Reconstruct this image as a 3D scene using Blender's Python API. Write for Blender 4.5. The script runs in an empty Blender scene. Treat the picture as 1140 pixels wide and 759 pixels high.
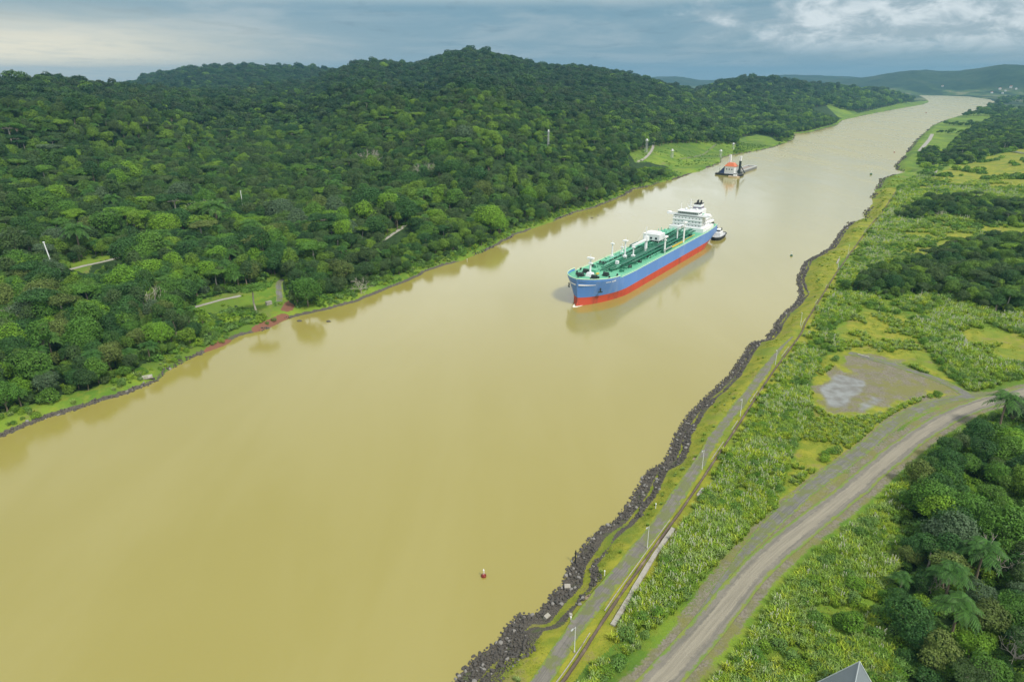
import bpy, math, random
import numpy as np
random.seed(7); RNG = np.random.default_rng(11)
R = math.radians
scn = bpy.context.scene
COL = scn.collection

# ------------------------------------------------------------------ camera, sky, sun, exposure
CAM_H, F_PX, CX, CY, HOR = 121.0, 760.0, 570.0, 379.5, 86.0
PITCH = math.atan((CY - HOR) / F_PX)
cam_data = bpy.data.cameras.new('camera'); cam = bpy.data.objects.new('camera', cam_data); COL.objects.link(cam)
cam_data.sensor_width = 36.0; cam_data.lens = F_PX * 36.0 / 1140.0
cam_data.clip_start = 1.0; cam_data.clip_end = 90000.0
cam.location = (0, 0, CAM_H); cam.rotation_euler = (R(90) - PITCH, 0, 0)
scn.camera = cam
scn.view_settings.view_transform = 'Standard'; scn.view_settings.look = 'None'
scn.view_settings.gamma = 1.0; scn.view_settings.use_curve_mapping = False
scn.view_settings.exposure = 0.36
SUN_EL, SUN_AZ = R(52), R(140)          # azimuth clockwise from +Y: behind the camera, to its right
HAZE = 8.0e-5
world = bpy.data.worlds.new('World'); scn.world = world; world.use_nodes = True
SKY_LOW = (0.17, 0.275, 0.345); SKY_TOP = (1.40, 1.48, 1.56)

class NT:
    """small node-tree helper"""
    def __init__(s, nt): s.nt = nt; s.n = nt.nodes; s.l = nt.links
    def new(s, t, **kw):
        n = s.n.new(t)
        for k, v in kw.items():
            if k.startswith('i_'): n.inputs[k[2:].replace('_', ' ')].default_value = v
            else: setattr(n, k, v)
        return n
    def link(s, a, b): s.l.new(a, b)
    def put(s, v, inp):
        if isinstance(v, bpy.types.NodeSocket): s.l.new(v, inp)
        else: inp.default_value = v
    def math(s, op, a, b=0.0, c=0.0, clamp=False):
        n = s.n.new('ShaderNodeMath'); n.operation = op; n.use_clamp = clamp
        for v, i in zip((a, b, c), n.inputs): s.put(v, i)
        return n.outputs[0]
    def mix(s, f, a, b, mode='MIX'):
        n = s.n.new('ShaderNodeMix'); n.data_type = 'RGBA'; n.blend_type = mode
        s.put(f, n.inputs[0])
        for v, i in ((a, n.inputs[6]), (b, n.inputs[7])):
            s.put(v if isinstance(v, bpy.types.NodeSocket) else (*v[:3], 1.0), i)
        return n.outputs[2]
    def noise(s, vec, scale, detail=4, rough=0.55, dist=0.0):
        n = s.n.new('ShaderNodeTexNoise'); n.inputs['Scale'].default_value = scale
        n.inputs['Detail'].default_value = detail; n.inputs['Roughness'].default_value = rough
        n.inputs['Distortion'].default_value = dist
        if vec is not None: s.l.new(vec, n.inputs['Vector'])
        return n.outputs['Fac']
    def ramp(s, f, stops, interp='LINEAR'):
        n = s.n.new('ShaderNodeValToRGB'); cr = n.color_ramp; cr.interpolation = interp
        while len(cr.elements) < len(stops): cr.elements.new(0.5)
        for e, (p, c) in zip(cr.elements, stops):
            e.position = p; e.color = (*c[:3], 1.0) if hasattr(c, '__len__') else (c, c, c, 1.0)
        s.put(f, n.inputs[0]); return n.outputs[0]
    def mapr(s, v, a, b, c=0.0, d=1.0):
        n = s.n.new('ShaderNodeMapRange'); n.interpolation_type = 'SMOOTHSTEP'
        s.put(v, n.inputs[0])
        for i, x in enumerate((a, b, c, d)): n.inputs[i + 1].default_value = x
        return n.outputs[0]

def build_world():
    w = NT(world.node_tree); w.n.clear()
    out = w.new('ShaderNodeOutputWorld')
    tc = w.new('ShaderNodeTexCoord')
    sep = w.new('ShaderNodeSeparateXYZ'); w.link(tc.outputs['Generated'], sep.inputs[0])
    x, y, z = sep.outputs
    sky = w.new('ShaderNodeTexSky'); sky.sky_type = 'NISHITA'; sky.sun_disc = False
    sky.sun_elevation = SUN_EL; sky.sun_rotation = SUN_AZ
    bg1 = w.new('ShaderNodeBackground'); w.link(sky.outputs[0], bg1.inputs[0]); bg1.inputs[1].default_value = 0.08
    # overcast deck: slate grey-blue towards the horizon, bright white overhead
    zc = w.math('MAXIMUM', z, 0.0)
    base = w.ramp(w.math('MULTIPLY', zc, 2.0), [(0.0, (0.28, 0.38, 0.44)), (0.06, (0.20, 0.31, 0.38)), (0.17, (0.16, 0.28, 0.36)),
                                                (0.195, (0.34, 0.43, 0.47)), (0.25, SKY_TOP), (0.7, (0.92, 0.94, 0.96)), (1.0, (0.60, 0.63, 0.65))])
    den = w.math('ADD', zc, 0.055)
    cmb = w.new('ShaderNodeCombineXYZ')
    w.link(w.math('DIVIDE', x, den), cmb.inputs[0]); w.link(w.math('DIVIDE', y, den), cmb.inputs[1])
    mp = w.new('ShaderNodeMapping'); mp.inputs['Scale'].default_value = (0.55, 0.35, 1); mp.inputs['Rotation'].default_value = (0, 0, R(25))
    w.link(cmb.outputs[0], mp.inputs[0])
    n1 = w.noise(mp.outputs[0], 0.9, 7, 0.6, 0.5)
    n2 = w.noise(mp.outputs[0], 3.1, 6, 0.6, 0.3)
    streak = w.mapr(n1, 0.42, 0.66)
    c1 = w.mix(w.math('MULTIPLY', streak, 0.55), base, (0.36, 0.43, 0.465))
    dark = w.mapr(n2, 0.54, 0.72)
    c1 = w.mix(w.math('MULTIPLY', dark, 0.35), c1, (0.105, 0.19, 0.255))
    # billowy pale cumulus bank standing over the right of the view
    az = w.math('ARCTAN2', x, y)
    cm2 = w.new('ShaderNodeCombineXYZ'); w.link(az, cm2.inputs[0]); w.link(w.math('MULTIPLY', z, 2.2), cm2.inputs[1])
    b1 = w.noise(cm2.outputs[0], 9.0, 9, 0.60, 0.25); b2 = w.noise(cm2.outputs[0], 22.0, 8, 0.6, 0.4)
    hgt = w.math('ADD', w.mapr(az, 0.02, 0.62), w.math('MULTIPLY', w.math('SUBTRACT', b1, 0.5), 1.7))
    fac = w.math('MULTIPLY', w.mapr(hgt, 0.32, 0.72), w.mapr(z, 0.018, 0.05))
    fac = w.math('MULTIPLY', fac, w.mapr(z, 0.30, 0.12))
    bill = w.mix(w.mapr(b2, 0.36, 0.66), (0.31, 0.39, 0.44), (0.66, 0.71, 0.73))
    c1 = w.mix(w.math('MULTIPLY', fac, 0.88), c1, bill)
    # warm bright opening low on the left
    da = w.math('SUBTRACT', az, -0.60); dz = w.math('SUBTRACT', z, 0.018)
    g = w.math('ADD', w.math('MULTIPLY', w.math('MULTIPLY', da, da), 15.0), w.math('MULTIPLY', w.math('MULTIPLY', dz, dz), 520.0))
    glow = w.math('EXPONENT', w.math('MULTIPLY', g, -1.0))
    glow = w.math('MULTIPLY', glow, w.mapr(n2, 0.25, 0.60, 0.75, 1.0))
    c1 = w.mix(w.math('MULTIPLY', glow, 0.93, clamp=True), c1, (0.98, 0.86, 0.62))
    bg2 = w.new('ShaderNodeBackground'); w.link(c1, bg2.inputs[0]); bg2.inputs[1].default_value = 1.0
    mx = w.new('ShaderNodeMixShader'); mx.inputs[0].default_value = 0.93
    w.link(bg1.outputs[0], mx.inputs[1]); w.link(bg2.outputs[0], mx.inputs[2]); w.link(mx.outputs[0], out.inputs[0])
build_world()

sun_data = bpy.data.lights.new('sun', 'SUN'); sun_data.energy = 2.9; sun_data.angle = R(10); sun_data.color = (1.0, 0.95, 0.86)
sun = bpy.data.objects.new('sun', sun_data); COL.objects.link(sun)
sun.rotation_euler = (R(90) - SUN_EL, 0, -SUN_AZ + math.pi)
sun.location = (0, 0, 400)
scn.cycles.volume_bounces = 1; scn.cycles.max_bounces = 7; scn.cycles.diffuse_bounces = 3
scn.cycles.volume_step_rate = 1.0

# ------------------------------------------------------------------ helpers
def tag(o, label=None, cat=None, group=None, kind=None):
    if label: o['label'] = label
    if cat: o['category'] = cat
    if group: o['group'] = group
    if kind: o['kind'] = kind
    return o
def empty(name, loc=(0, 0, 0), rz=0.0):
    o = bpy.data.objects.new(name, None); COL.objects.link(o); o.location = loc; o.rotation_euler = (0, 0, rz)
    o.empty_display_size = 0.5; return o
def mesh_np(name, V, F, mats=(), midx=None, smooth=False):
    """numpy mesh; F is an (n,4) or (n,3) int array"""
    me = bpy.data.meshes.new(name); V = np.asarray(V, np.float32); F = np.asarray(F, np.int32)
    me.vertices.add(len(V)); me.vertices.foreach_set('co', V.ravel())
    n, k = F.shape; me.loops.add(n * k); me.loops.foreach_set('vertex_index', F.ravel())
    me.polygons.add(n); me.polygons.foreach_set('loop_start', np.arange(0, n * k, k, dtype=np.int32))
    try: me.polygons.foreach_set('loop_total', np.full(n, k, np.int32))
    except Exception: pass
    for m in mats: me.materials.append(m)
    if midx is not None: me.polygons.foreach_set('material_index', np.asarray(midx, np.int32))
    me.polygons.foreach_set('use_smooth', np.full(n, bool(smooth)))
    me.update(calc_edges=True); return me
def link(name, me, parent=None):
    o = bpy.data.objects.new(name, me); COL.objects.link(o)
    if parent is not None: o.parent = parent
    return o

class MB:
    """collects primitive shapes into ONE mesh"""
    def __init__(s): s.v = []; s.f = []
    def add(s, V, F):
        b = len(s.v); s.v += [tuple(p) for p in V]; s.f += [tuple(b + i for i in f) for f in F]; return s
    def box(s, c, d, rz=0.0, taper=1.0):
        x, y, z = (k / 2 for k in d); ca, sa = math.cos(rz), math.sin(rz); V = []
        for zz, t in ((-z, 1.0), (z, taper)):
            for xx, yy in ((-x, -y), (x, -y), (x, y), (-x, y)):
                xx, yy2 = xx * t, yy * t
                V.append((c[0] + xx * ca - yy2 * sa, c[1] + xx * sa + yy2 * ca, c[2] + zz))
        return s.add(V, [(3, 2, 1, 0), (4, 5, 6, 7), (0, 1, 5, 4), (1, 2, 6, 5), (2, 3, 7, 6), (3, 0, 4, 7)])
    def cyl(s, p0, p1, r0, r1=None, n=8):
        r1 = r0 if r1 is None else r1
        p0 = np.array(p0, float); p1 = np.array(p1, float); d = p1 - p0; d /= max(np.linalg.norm(d), 1e-9)
        a = np.cross(d, (0, 0, 1) if abs(d[2]) < 0.9 else (1, 0, 0)); a /= np.linalg.norm(a); b = np.cross(d, a)
        V = []
        for p, r in ((p0, r0), (p1, r1)):
            for k in range(n):
                t = 2 * math.pi * k / n; V.append(p + (a * math.cos(t) + b * math.sin(t)) * r)
        F = [(k, (k + 1) % n, n + (k + 1) % n, n + k) for k in range(n)] + [tuple(range(n))[::-1], tuple(range(n, 2 * n))]
        return s.add(V, F)
    def tube(s, pts, r, n=6):
        for a, b in zip(pts[:-1], pts[1:]): s.cyl(a, b, r, n=n)
        return s
    def prism(s, poly, z0, z1, scale_top=1.0, c=None):
        n = len(poly); c = c or (sum(p[0] for p in poly) / n, sum(p[1] for p in poly) / n)
        V = [(p[0], p[1], z0) for p in poly] + [(c[0] + (p[0] - c[0]) * scale_top, c[1] + (p[1] - c[1]) * scale_top, z1) for p in poly]
        F = [(k, (k + 1) % n, n + (k + 1) % n, n + k) for k in range(n)] + [tuple(range(n))[::-1], tuple(range(n, 2 * n))]
        return s.add(V, F)
    def build(s, name, mat, parent=None, smooth=False):
        me = bpy.data.meshes.new(name); me.from_pydata(s.v, [], s.f); me.materials.append(mat)
        me.polygons.foreach_set('use_smooth', [smooth] * len(me.polygons)); me.update()
        return link(name, me, parent)

def px(x, y, z=0.0):
    """a point of the photograph (1140 x 759) on the horizontal plane at height z, in metres"""
    x = np.asarray(x, float); y = np.asarray(y, float)
    u = x - CX; v = y - CY; cp, sp = math.cos(PITCH), math.sin(PITCH)
    dy = F_PX * cp - v * sp; dz = -F_PX * sp - v * cp
    t = (z - CAM_H) / dz
    return np.stack([u * t, dy * t], -1)
def topx(X, Y, Z):
    cp, sp = math.cos(PITCH), math.sin(PITCH); zz = Z - CAM_H
    dep = Y * cp - zz * sp; up = Y * sp + zz * cp
    dep = np.where(dep < 1, 1, dep)
    return CX + F_PX * X / dep, CY - F_PX * up / dep
def pxl(pts, z=0.0):
    a = np.array(pts, float); return px(a[:, 0], a[:, 1], z)
def zoomed(pts, ox, oy, k): return [(ox + p[0] / k, oy + p[1] / k) for p in pts]

def _h(i, j, s): 
    a = np.sin(i * 127.1 + j * 311.7 + s * 74.7) * 43758.5453; return a - np.floor(a)
def vnoise(x, y, s=0):
    i = np.floor(x); j = np.floor(y); fx = x - i; fy = y - j
    fx = fx * fx * (3 - 2 * fx); fy = fy * fy * (3 - 2 * fy)
    return ((_h(i, j, s) * (1 - fx) + _h(i + 1, j, s) * fx) * (1 - fy) + (_h(i, j + 1, s) * (1 - fx) + _h(i + 1, j + 1, s) * fx) * fy)
def fbm(x, y, sc, s=0, o=4):
    t = 0; a = 0.5; n = 0; x = x / sc; y = y / sc
    for k in range(o): t = t + a * vnoise(x, y, s + k * 13); n += a; a *= 0.5; x = x * 2.03 + 5.1; y = y * 2.03 + 1.7
    return t / n                                            # 0..1
def sstep(v, a, b):
    t = np.clip((v - a) / (b - a), 0, 1); return t * t * (3 - 2 * t)
def inpoly(X, Y, P):
    ins = np.zeros(np.shape(X), bool); n = len(P)
    for k in range(n):
        x1, y1 = P[k]; x2, y2 = P[(k + 1) % n]
        if y1 == y2: continue
        c = (y1 > Y) != (y2 > Y); ins ^= c & (X < (x2 - x1) * (Y - y1) / (y2 - y1) + x1)
    return ins
def segdist(X, Y, P, closed=False):
    d = np.full(np.shape(X), 1e9)
    m = len(P) if closed else len(P) - 1
    for k in range(m):
        x1, y1 = P[k]; x2, y2 = P[(k + 1) % len(P)]; dx, dy = x2 - x1, y2 - y1; L = dx * dx + dy * dy + 1e-9
        t = np.clip(((X - x1) * dx + (Y - y1) * dy) / L, 0, 1)
        d = np.minimum(d, np.hypot(X - x1 - t * dx, Y - y1 - t * dy))
    return d

# ------------------------------------------------------------------ the lie of the land
CAN = np.array([0.585, 0.811])                               # direction of the waterway
L_SH = [(0,487),(30,473),(75,458),(100,450),(140,438),(165,428),(180,420),(186,412),(215,398),(250,384),(265,374),(290,368),(318,356),(335,351),(355,347),(375,342),(395,336),
        (430,322),(455,312),(480,300),(520,288),(555,272),(572,262),(600,252),(618,246),(635,238),(665,230),(695,218),(705,211),(720,208),(735,203),(754,199),(779,190),(801,182),(806,175),(825,171),
        (850,167),(864,163),(883,156),(885,149),(901,148),(931,140),(938,134),(955.6,130),(972,126.7),(1002,121),(1028,116.5),(1034,113.7),(1032,111),(1023,106.3)]
FAR_SH = [(1046,106.6),(1079,107.8),(1102,111),(1107,113)]
R_SH = [(1107,114.7),(1094,120),(1071,128.7),(1053,133.8),(1038,140),(1028,149),(1018,158),(1015,163),(1005,175.8),(996,184.7),(998,189),(1010,192.5),(1009,194.5),(995,195),(981,199.5),(980,203),(970.5,218.5),(972,226),
        (961,239.5),(966.5,246),(947,247),(945,249),(939,254),(931,266),(923,276.5),(911,284),(896.7,292),(887.5,311),(891.4,329),(886,338),(871.6,350),(863.7,361),(857,372),(852,378),(838,381),(824.5,399.5),
        (812.7,419),(790,439),(766.5,463),(753,484),(747,503.7),(739,515.5),(724,523.5),(715,539),(703,559),(681.6,582),(663,595.5),(651,610),(637,628),(631.6,647),(616,662.6),(597,683.7),(579,686),(566,699.5),(552.6,718),(531.6,733.7),(510.5,756)]
lsh = pxl(L_SH); fsh = pxl(FAR_SH); rsh = pxl(R_SH)
lsh = np.vstack([lsh[0] - CAN * 1500, lsh[0] - CAN * 60 + np.array([-2, 1.0]), lsh])
rsh = np.vstack([rsh, rsh[-1] - CAN * 30 + np.array([3, 0]), rsh[-1] - CAN * 1500 + np.array([5, 0])])
WATER = np.vstack([lsh, fsh, rsh]); SH_L = np.vstack([lsh, fsh[:1]]); SH_R = np.vstack([fsh, rsh])

# skylines: photo column, photo row, distance of the crest
LAYERS = [
 dict(r0=330, w=500, pts=[(-500,96,1200),(-100,90,1250),(0,89,1300),(45,83,1350),(100,89,1400),(125,93,1450),(190,97,1600),(260,99,1800),(340,92,2000),(375,77,2100),(400,69,2150),(440,69,2200),(470,71,2200),(500,59,2150),(520,55,2100),(545,58,2100),
      (570,64,2150),(611,73,2200),(662,75,2300),(687,79,2400),(728,89,2500),(760,97,2600),(800,108,2600),(850,125,2600)]),
 dict(r0=1500, w=600, pts=[(60,125,3200),(110,102,3200),(150,93,3300),(165,87,3300),(210,78,3300),(255,76,3300),(280,75,3300),(345,77,3300),(400,84,3300),(440,98,3300),(480,120,3300)]),
 dict(r0=1700, w=700, pts=[(740,125,2500),(784,99,2600),(809,90,2700),(845,86.5,2800),(885,92,3000),(936,94,3300),(970,95.5,3500),(992,98,3700),(1005,103,3850),(1018,111,3900),(1035,120,3900)]),
 dict(r0=6500, w=2500, pts=[(-600,95,9000),(640,95,9000),(700,90,9000),(733,85,9000),(760,86,9000),(780,90,9000),(814,89,9000),(850,86,9000),(875,84.5,9000),(905,84,9000),(930,86,9000),(941,86,9000),(960,88,9000),(985,89,9000),(1150,90,9000),(1500,86,9000),(2400,88,9000)]),
 dict(r0=5700, w=2500, pts=[(930,90,7500),(967,85.5,7500),(997,80.5,7300),(1015,79,7200),(1030,79,7200),(1048,81,7200),(1079,79.5,7000),(1100,76,6900),(1114,73.5,6800),(1140,75,6800),(1250,74,6800),(1500,80,6800),(2400,86,6800)]),
]
for L in LAYERS:
    a = np.array(L['pts'], float); L['c'] = a[:, 0]
    v = a[:, 1] - CY; cp, sp = math.cos(PITCH), math.sin(PITCH); u = a[:, 0] - CX
    dy = F_PX * cp - v * sp; dz = -F_PX * sp - v * cp
    L['D'] = a[:, 2]; L['H'] = CAM_H + dz / np.hypot(u, dy) * a[:, 2]
HK = F_PX / math.cos(PITCH)
def shore(X, Y):
    """signed distance from the water's edge (positive on land) and side: True on the far, left bank"""
    dl = segdist(X, Y, SH_L); dr = segdist(X, Y, SH_R)
    d = np.minimum(dl, dr); w = inpoly(X, Y, WATER)
    r = np.hypot(X, Y)
    d = np.where(w, -d, d)
    d = d + (fbm(X, Y, 9.0, 3, 3) - 0.5) * np.where(dr < dl, np.clip(r / 260, 1.2, 6.0), np.clip(r / 120, 2.0, 8.0))
    return d, dl < dr
def landz(X, Y, sd=None, left=None):
    X = np.asarray(X, float); Y = np.asarray(Y, float)
    if sd is None: sd, left = shore(X, Y)
    r = np.hypot(X, Y); az = np.arctan2(X, Y)
    c = np.where(np.abs(az) < 1.25, CX + HK * np.tan(np.clip(az, -1.25, 1.25)), np.where(az > 0, 2400.0, -1200.0))
    hl = np.zeros_like(r); hf = np.zeros_like(r); pm = np.zeros_like(r)
    for k, L in enumerate(LAYERS):
        D = np.interp(c, L['c'], L['D']); H = np.interp(c, L['c'], L['H'])
        crest = (20.0 if k == 0 else 18.0) if k < 3 else 0.0
        if k >= 3: H = H + (fbm(X, Y, 700, 40 + k, 4) - 0.5) * 26
        edge = sstep(c, L['c'][0] - 40, L['c'][0] + 5) * sstep(-c, -L['c'][-1] - 40, -L['c'][-1] + 5)
        t = np.clip((r - L['r0']) / (D - L['r0']), 0, 1); p = t * t * (3 - 2 * t)
        if k == 0: p = 0.45 * t + 0.55 * p
        if k < 3: pm = np.maximum(pm, p * edge)
        else: H = H + (fbm(X, Y, 160, 50 + k, 4) - .5) * 24 * p
        fall = 1 - 0.8 * sstep(r, D + 30, D + L['w'])
        v = np.maximum(H - crest, 0) * p * fall * edge
        if k < 3: hl = np.maximum(hl, v)
        else: hf = np.maximum(hf, v)
    lim = np.where(left, np.clip((sd - 35) * 0.28, 0, 400), np.clip((sd - 150) * 0.10, 0, 400))
    rough = ((fbm(X, Y, 520, 5, 4) - 0.5) * 70 + (np.abs(fbm(X, Y, 330, 15, 3) - .5) * -160 + 14)) * (1 - .95 * sstep(pm, .62, .92)) * sstep(sd, 60, 500) * (r < 5000) * np.where(left, 1, 0.0)
    near = (fbm(X, Y, 60, 9, 3) - 0.5) * 5.0 * sstep(sd, 30, 110)
    h = np.minimum(hl, lim); h = np.maximum(h, hf * sstep(sd, 0, 500)); h = h + np.where(hl > 3, rough * np.clip(h / 60, 0, 1), 0)
    bank = np.where(left, 2.6 * sstep(sd, -0.5, 6), 4.8 * sstep(sd, -0.5, 13))
    bulge = np.where(left, 0, 14 * sstep(sd, 70, 260) * np.exp(-((c - 1150) / 90) ** 2) * sstep(r, 800, 1100) * sstep(-r, -2600, -1500))
    h = bank + np.where(sd > 0, h + near + bulge, 0)
    h = h + (fbm(X, Y, 7, 21, 3) - 0.5) * 0.5 * sstep(sd, 0, 6)
    return np.where(sd < -0.4, np.maximum(-5.0, (sd + 0.4) * 0.45), h)
def rp(x, y):
    """first ground point along the line of sight, by marching outward"""
    q = px(x, y, -5.0 if y > 95 else 100.0); d = q / np.hypot(*q); e = (-5.0 - CAM_H) / np.hypot(*q); s = np.arange(2500.0, 9000.0, 8.0)
    z = landz(d[0] * s, d[1] * s); k = np.argmax(z > CAM_H + e * s); return d * s[k]
def gp(x, y, z=6.0):
    """the point of the ground seen at a place of the photograph"""
    for _ in range(10): p = px(x, y, z); z = .5 * z + .5 * gz(*p)
    return p
def gz(x, y): return float(landz(np.array([float(x)]), np.array([float(y)]))[0])

# ------------------------------------------------------------------ land cover, traced on the ground
Z5 = 5.0
r1 = lambda p: zoomed(p, 500, 560, 3.8); r3 = lambda p: zoomed(p, 840, 360, 3.793); r4 = lambda p: zoomed(p, 640, 360, 3.793); r5 = lambda p: zoomed(p, 840, 200, 3.793)
WALL = [(600,790)] + r1([(490,750),(570,620),(690,430),(820,250),(940,80),(1000,5)]) + r4([(480,740),(600,560),(700,410),(830,210),(975,15)]) + r5([(200,625),(300,465),(350,385),(430,275),(490,190),(540,135),(600,45)])
STRIP = r1([(665,560),(700,500),(740,440),(790,350),(830,280),(900,170),(970,80)])
STRIP2 = r4([(500,750),(530,712),(560,675)])
SHORE_ROAD = [(570,800)] + r1([(395,755),(470,620),(560,480),(640,390),(720,290),(780,220),(860,120),(940,10)]) + r4([(430,730),(520,600),(600,460),(720,310),(800,200),(870,100),(920,55)])
MAIN_ROAD = [(640,850),(690,803),(735,757),(772,717),(798,686),(840,632),(893,588),(945,548),(982,516),(1011,493),(1038,474),(1064,458),(1090,446),(1140,433),(1230,412)]
SIDE_TRACK = r3([(-265,1262),(-152,1100),(-10,925),(160,755),(300,640),(460,530),(600,405),(760,322),(900,292),(1000,285)])
DIAG_TRACK = r3([(900,286),(830,240),(700,205),(560,160),(400,122)])
PAD = r3([(250,250),(330,185),(370,130),(480,120),(640,170),(820,245),(890,270),(760,285),(640,330),(540,380),(420,400),(330,390),(240,340)])
POOL1 = r3([(280,270),(350,215),(470,235),(490,265),(420,310),(400,360),(300,355)]); POOL2 = r3([(430,340),(500,305),(570,320),(520,345),(450,385)])
wall_w = pxl(WALL, Z5 + 0.5); road_w = pxl(SHORE_ROAD, Z5); main_w = pxl(MAIN_ROAD, Z5); side_w = pxl(SIDE_TRACK, Z5); diag_w = pxl(DIAG_TRACK, Z5); pad_w = pxl(PAD, Z5)
pool_w = [pxl(POOL1, Z5), pxl(POOL2, Z5)]
MEADOWS = [pxl(p, Z5) for p in (
 [(882,505),(900,470),(900,430),(915,395),(945,388),(1000,405),(1060,430),(1090,436),(1040,455),(1000,475),(962,510),(925,545),(882,590),(845,640),(800,680),(765,700),(800,655),(838,610),(865,560)],
 [(938,392),(930,365),(962,343),(1012,352),(1025,378),(1045,408),(1080,432),(1010,405)],
 [(1068,362),(1150,372),(1150,402),(1100,402),(1075,385)],
 [(985,292),(1000,278),(1045,268),(1085,258),(1075,275),(1030,290),(1000,303),(975,300)],
 [(1045,192),(1075,178),(1150,168),(1150,212),(1085,212),(1050,210),(1010,214)],
 [(1000,262),(1040,245),(1100,250),(1150,255),(1150,264),(1080,262),(1040,266)])]
FORESTS = [pxl(p, Z5) for p in (
 [(1200,440),(1140,452),(1095,462),(1060,490),(1035,512),(1010,545),(1002,575),(1010,620),(985,650),(975,690),(1000,730),(1015,790),(1300,790),(1300,440)],
 [(935,324),(960,312),(985,300),(1010,294),(1030,286),(1080,270),(1200,262),(1200,354),(1110,352),(1070,340),(1030,330),(1000,334),(960,330)],
 [(995,244),(1012,232),(1030,224),(1060,221),(1110,227),(1200,234),(1200,254),(1100,250),(1050,242),(1015,247)],
 [(1045,183),(1055,165),(1070,152),(1085,142),(1105,133),(1150,120),(1220,118),(1200,172),(1120,170),(1075,183)],
 [(1020,183),(1028,168),(1042,166),(1050,178),(1040,184)])]
# openings on the far bank, in the photo's frame: keep them free of trees and of crowns that would hide them
OPEN_PX = [
 [(216,345),(222,336),(258,327),(292,322),(302,306),(312,308),(318,330),(328,338),(306,352),(296,350),(262,338),(240,347)],
 [(700,172),(720,167),(747,161),(788,160),(820,162),(815,171),(801,179),(779,187),(758,196),(744,186),(722,186),(707,188),(700,184)],
 [(823,155),(842,149),(858,152),(868,158),(860,164),(830,168),(822,163)],
 [(74,296),(98,291),(135,282),(138,286),(104,297),(98,306),(82,303)],
 [(426,267),(440,260),(458,251),(463,253),(446,265),(430,273)],
 [(905,121),(925,118),(935,122),(955,126),(975,122),(1000,117),(1025,112),(1034,113),(1030,117),(1003,121),(972,127),(940,132),(925,128)],
 [(552,180),(562,178),(562,184),(553,185)],
]
OPEN_W = [pxl(p, 4.0 if k != 3 and k != 6 else 12.0) for k, p in enumerate(OPEN_PX)]

def bigpoly(X, Y, P, grow=0.0):
    m = inpoly(X, Y, P)
    return m | (segdist(X, Y, P, True) < grow) if grow > 0 else m

# ------------------------------------------------------------------ materials
def newmat(name):
    m = bpy.data.materials.new(name); m.use_nodes = True; t = NT(m.node_tree); t.n.clear()
    out = t.new('ShaderNodeOutputMaterial'); bs = t.new('ShaderNodeBsdfPrincipled'); t.link(bs.outputs[0], out.inputs[0])
    return m, t, bs, out
def mat_plain(name, col, rough=0.6, metal=0.0, var=0.15, scale=0.6, bump=0.0, dirt=None, dscale=0.15):
    m, t, bs, out = newmat(name)
    tc = t.new('ShaderNodeTexCoord').outputs['Object']
    n = t.noise(tc, scale, 5)
    c = t.mix(n, tuple(k * (1 - var) for k in col), tuple(min(1, k * (1 + var)) for k in col))
    if dirt:
        mp = t.new('ShaderNodeMapping'); mp.inputs['Scale'].default_value = (1, 1, 0.25); t.link(tc, mp.inputs[0])
        c = t.mix(t.math('MULTIPLY', t.mapr(t.noise(mp.outputs[0], dscale, 6, 0.65), 0.50, 0.72), 0.75), c, dirt)
    t.link(c, bs.inputs['Base Color']); bs.inputs['Roughness'].default_value = rough; bs.inputs['Metallic'].default_value = metal
    if bump:
        b = t.new('ShaderNodeBump'); b.inputs['Strength'].default_value = bump; b.inputs['Distance'].default_value = 0.1
        t.link(t.noise(tc, scale * 6, 5), b.inputs['Height']); t.link(b.outputs[0], bs.inputs['Normal'])
    return m
def leaf_mat(name, dark, light, olive=None, trans=0.25, far=False):
    m, t, bs, out = newmat(name)
    oi = t.new('ShaderNodeObjectInfo'); at = t.new('ShaderNodeAttribute'); at.attribute_name = 'tone'
    geo = t.new('ShaderNodeNewGeometry')
    n = t.noise(geo.outputs['Position'], 0.012, 3)
    k = t.math('ADD', t.math('MULTIPLY', oi.outputs['Random'], 0.62), t.math('MULTIPLY', n, 0.38))
    stops = [(0.15, dark), (0.55, tuple((a + b) / 2 for a, b in zip(dark, light))), (0.85, light)]
    if olive: stops = [(0.1, dark), (0.35, olive), (0.5, dark), (0.68, tuple(a*.5 + b*.5 for a, b in zip(dark, light))), (0.83, light)]
    c = t.ramp(k, stops)
    c = t.mix(1.0, c, t.ramp(at.outputs['Fac'], [(0, 0.45), (1, 1.60)]), 'MULTIPLY')
    t.link(c, bs.inputs['Base Color']); bs.inputs['Roughness'].default_value = 0.55; bs.inputs['Specular IOR Level'].default_value = 0.25
    if trans:
        tr = t.new('ShaderNodeBsdfTranslucent'); t.link(t.mix(1.0, c, (1.15, 1.3, 0.6), 'MULTIPLY'), tr.inputs[0])
        mx = t.new('ShaderNodeMixShader'); mx.inputs[0].default_value = trans
        t.link(bs.outputs[0], mx.inputs[1]); t.link(tr.outputs[0], mx.inputs[2]); t.link(mx.outputs[0], out.inputs[0])
    return m
M = {}
M['forest'] = leaf_mat('rainforest_leaves', (0.027, 0.084, 0.020), (0.165, 0.275, 0.026), (0.075, 0.120, 0.034))
M['shaded_forest'] = leaf_mat('cloud_shaded_leaves', (0.017, 0.056, 0.022), (0.066, 0.132, 0.028), (0.050, 0.080, 0.032))  # darker rainforest leaves: cloud shade over the ridges put into the colour
M['leaf_dark'] = leaf_mat('dark_leaves', (0.034, 0.098, 0.022), (0.052, 0.128, 0.024))
M['leaf_mid'] = leaf_mat('mid_leaves', (0.070, 0.168, 0.020), (0.100, 0.205, 0.024))
M['leaf_bright'] = leaf_mat('bright_leaves', (0.110, 0.235, 0.018), (0.165, 0.290, 0.020))
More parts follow.
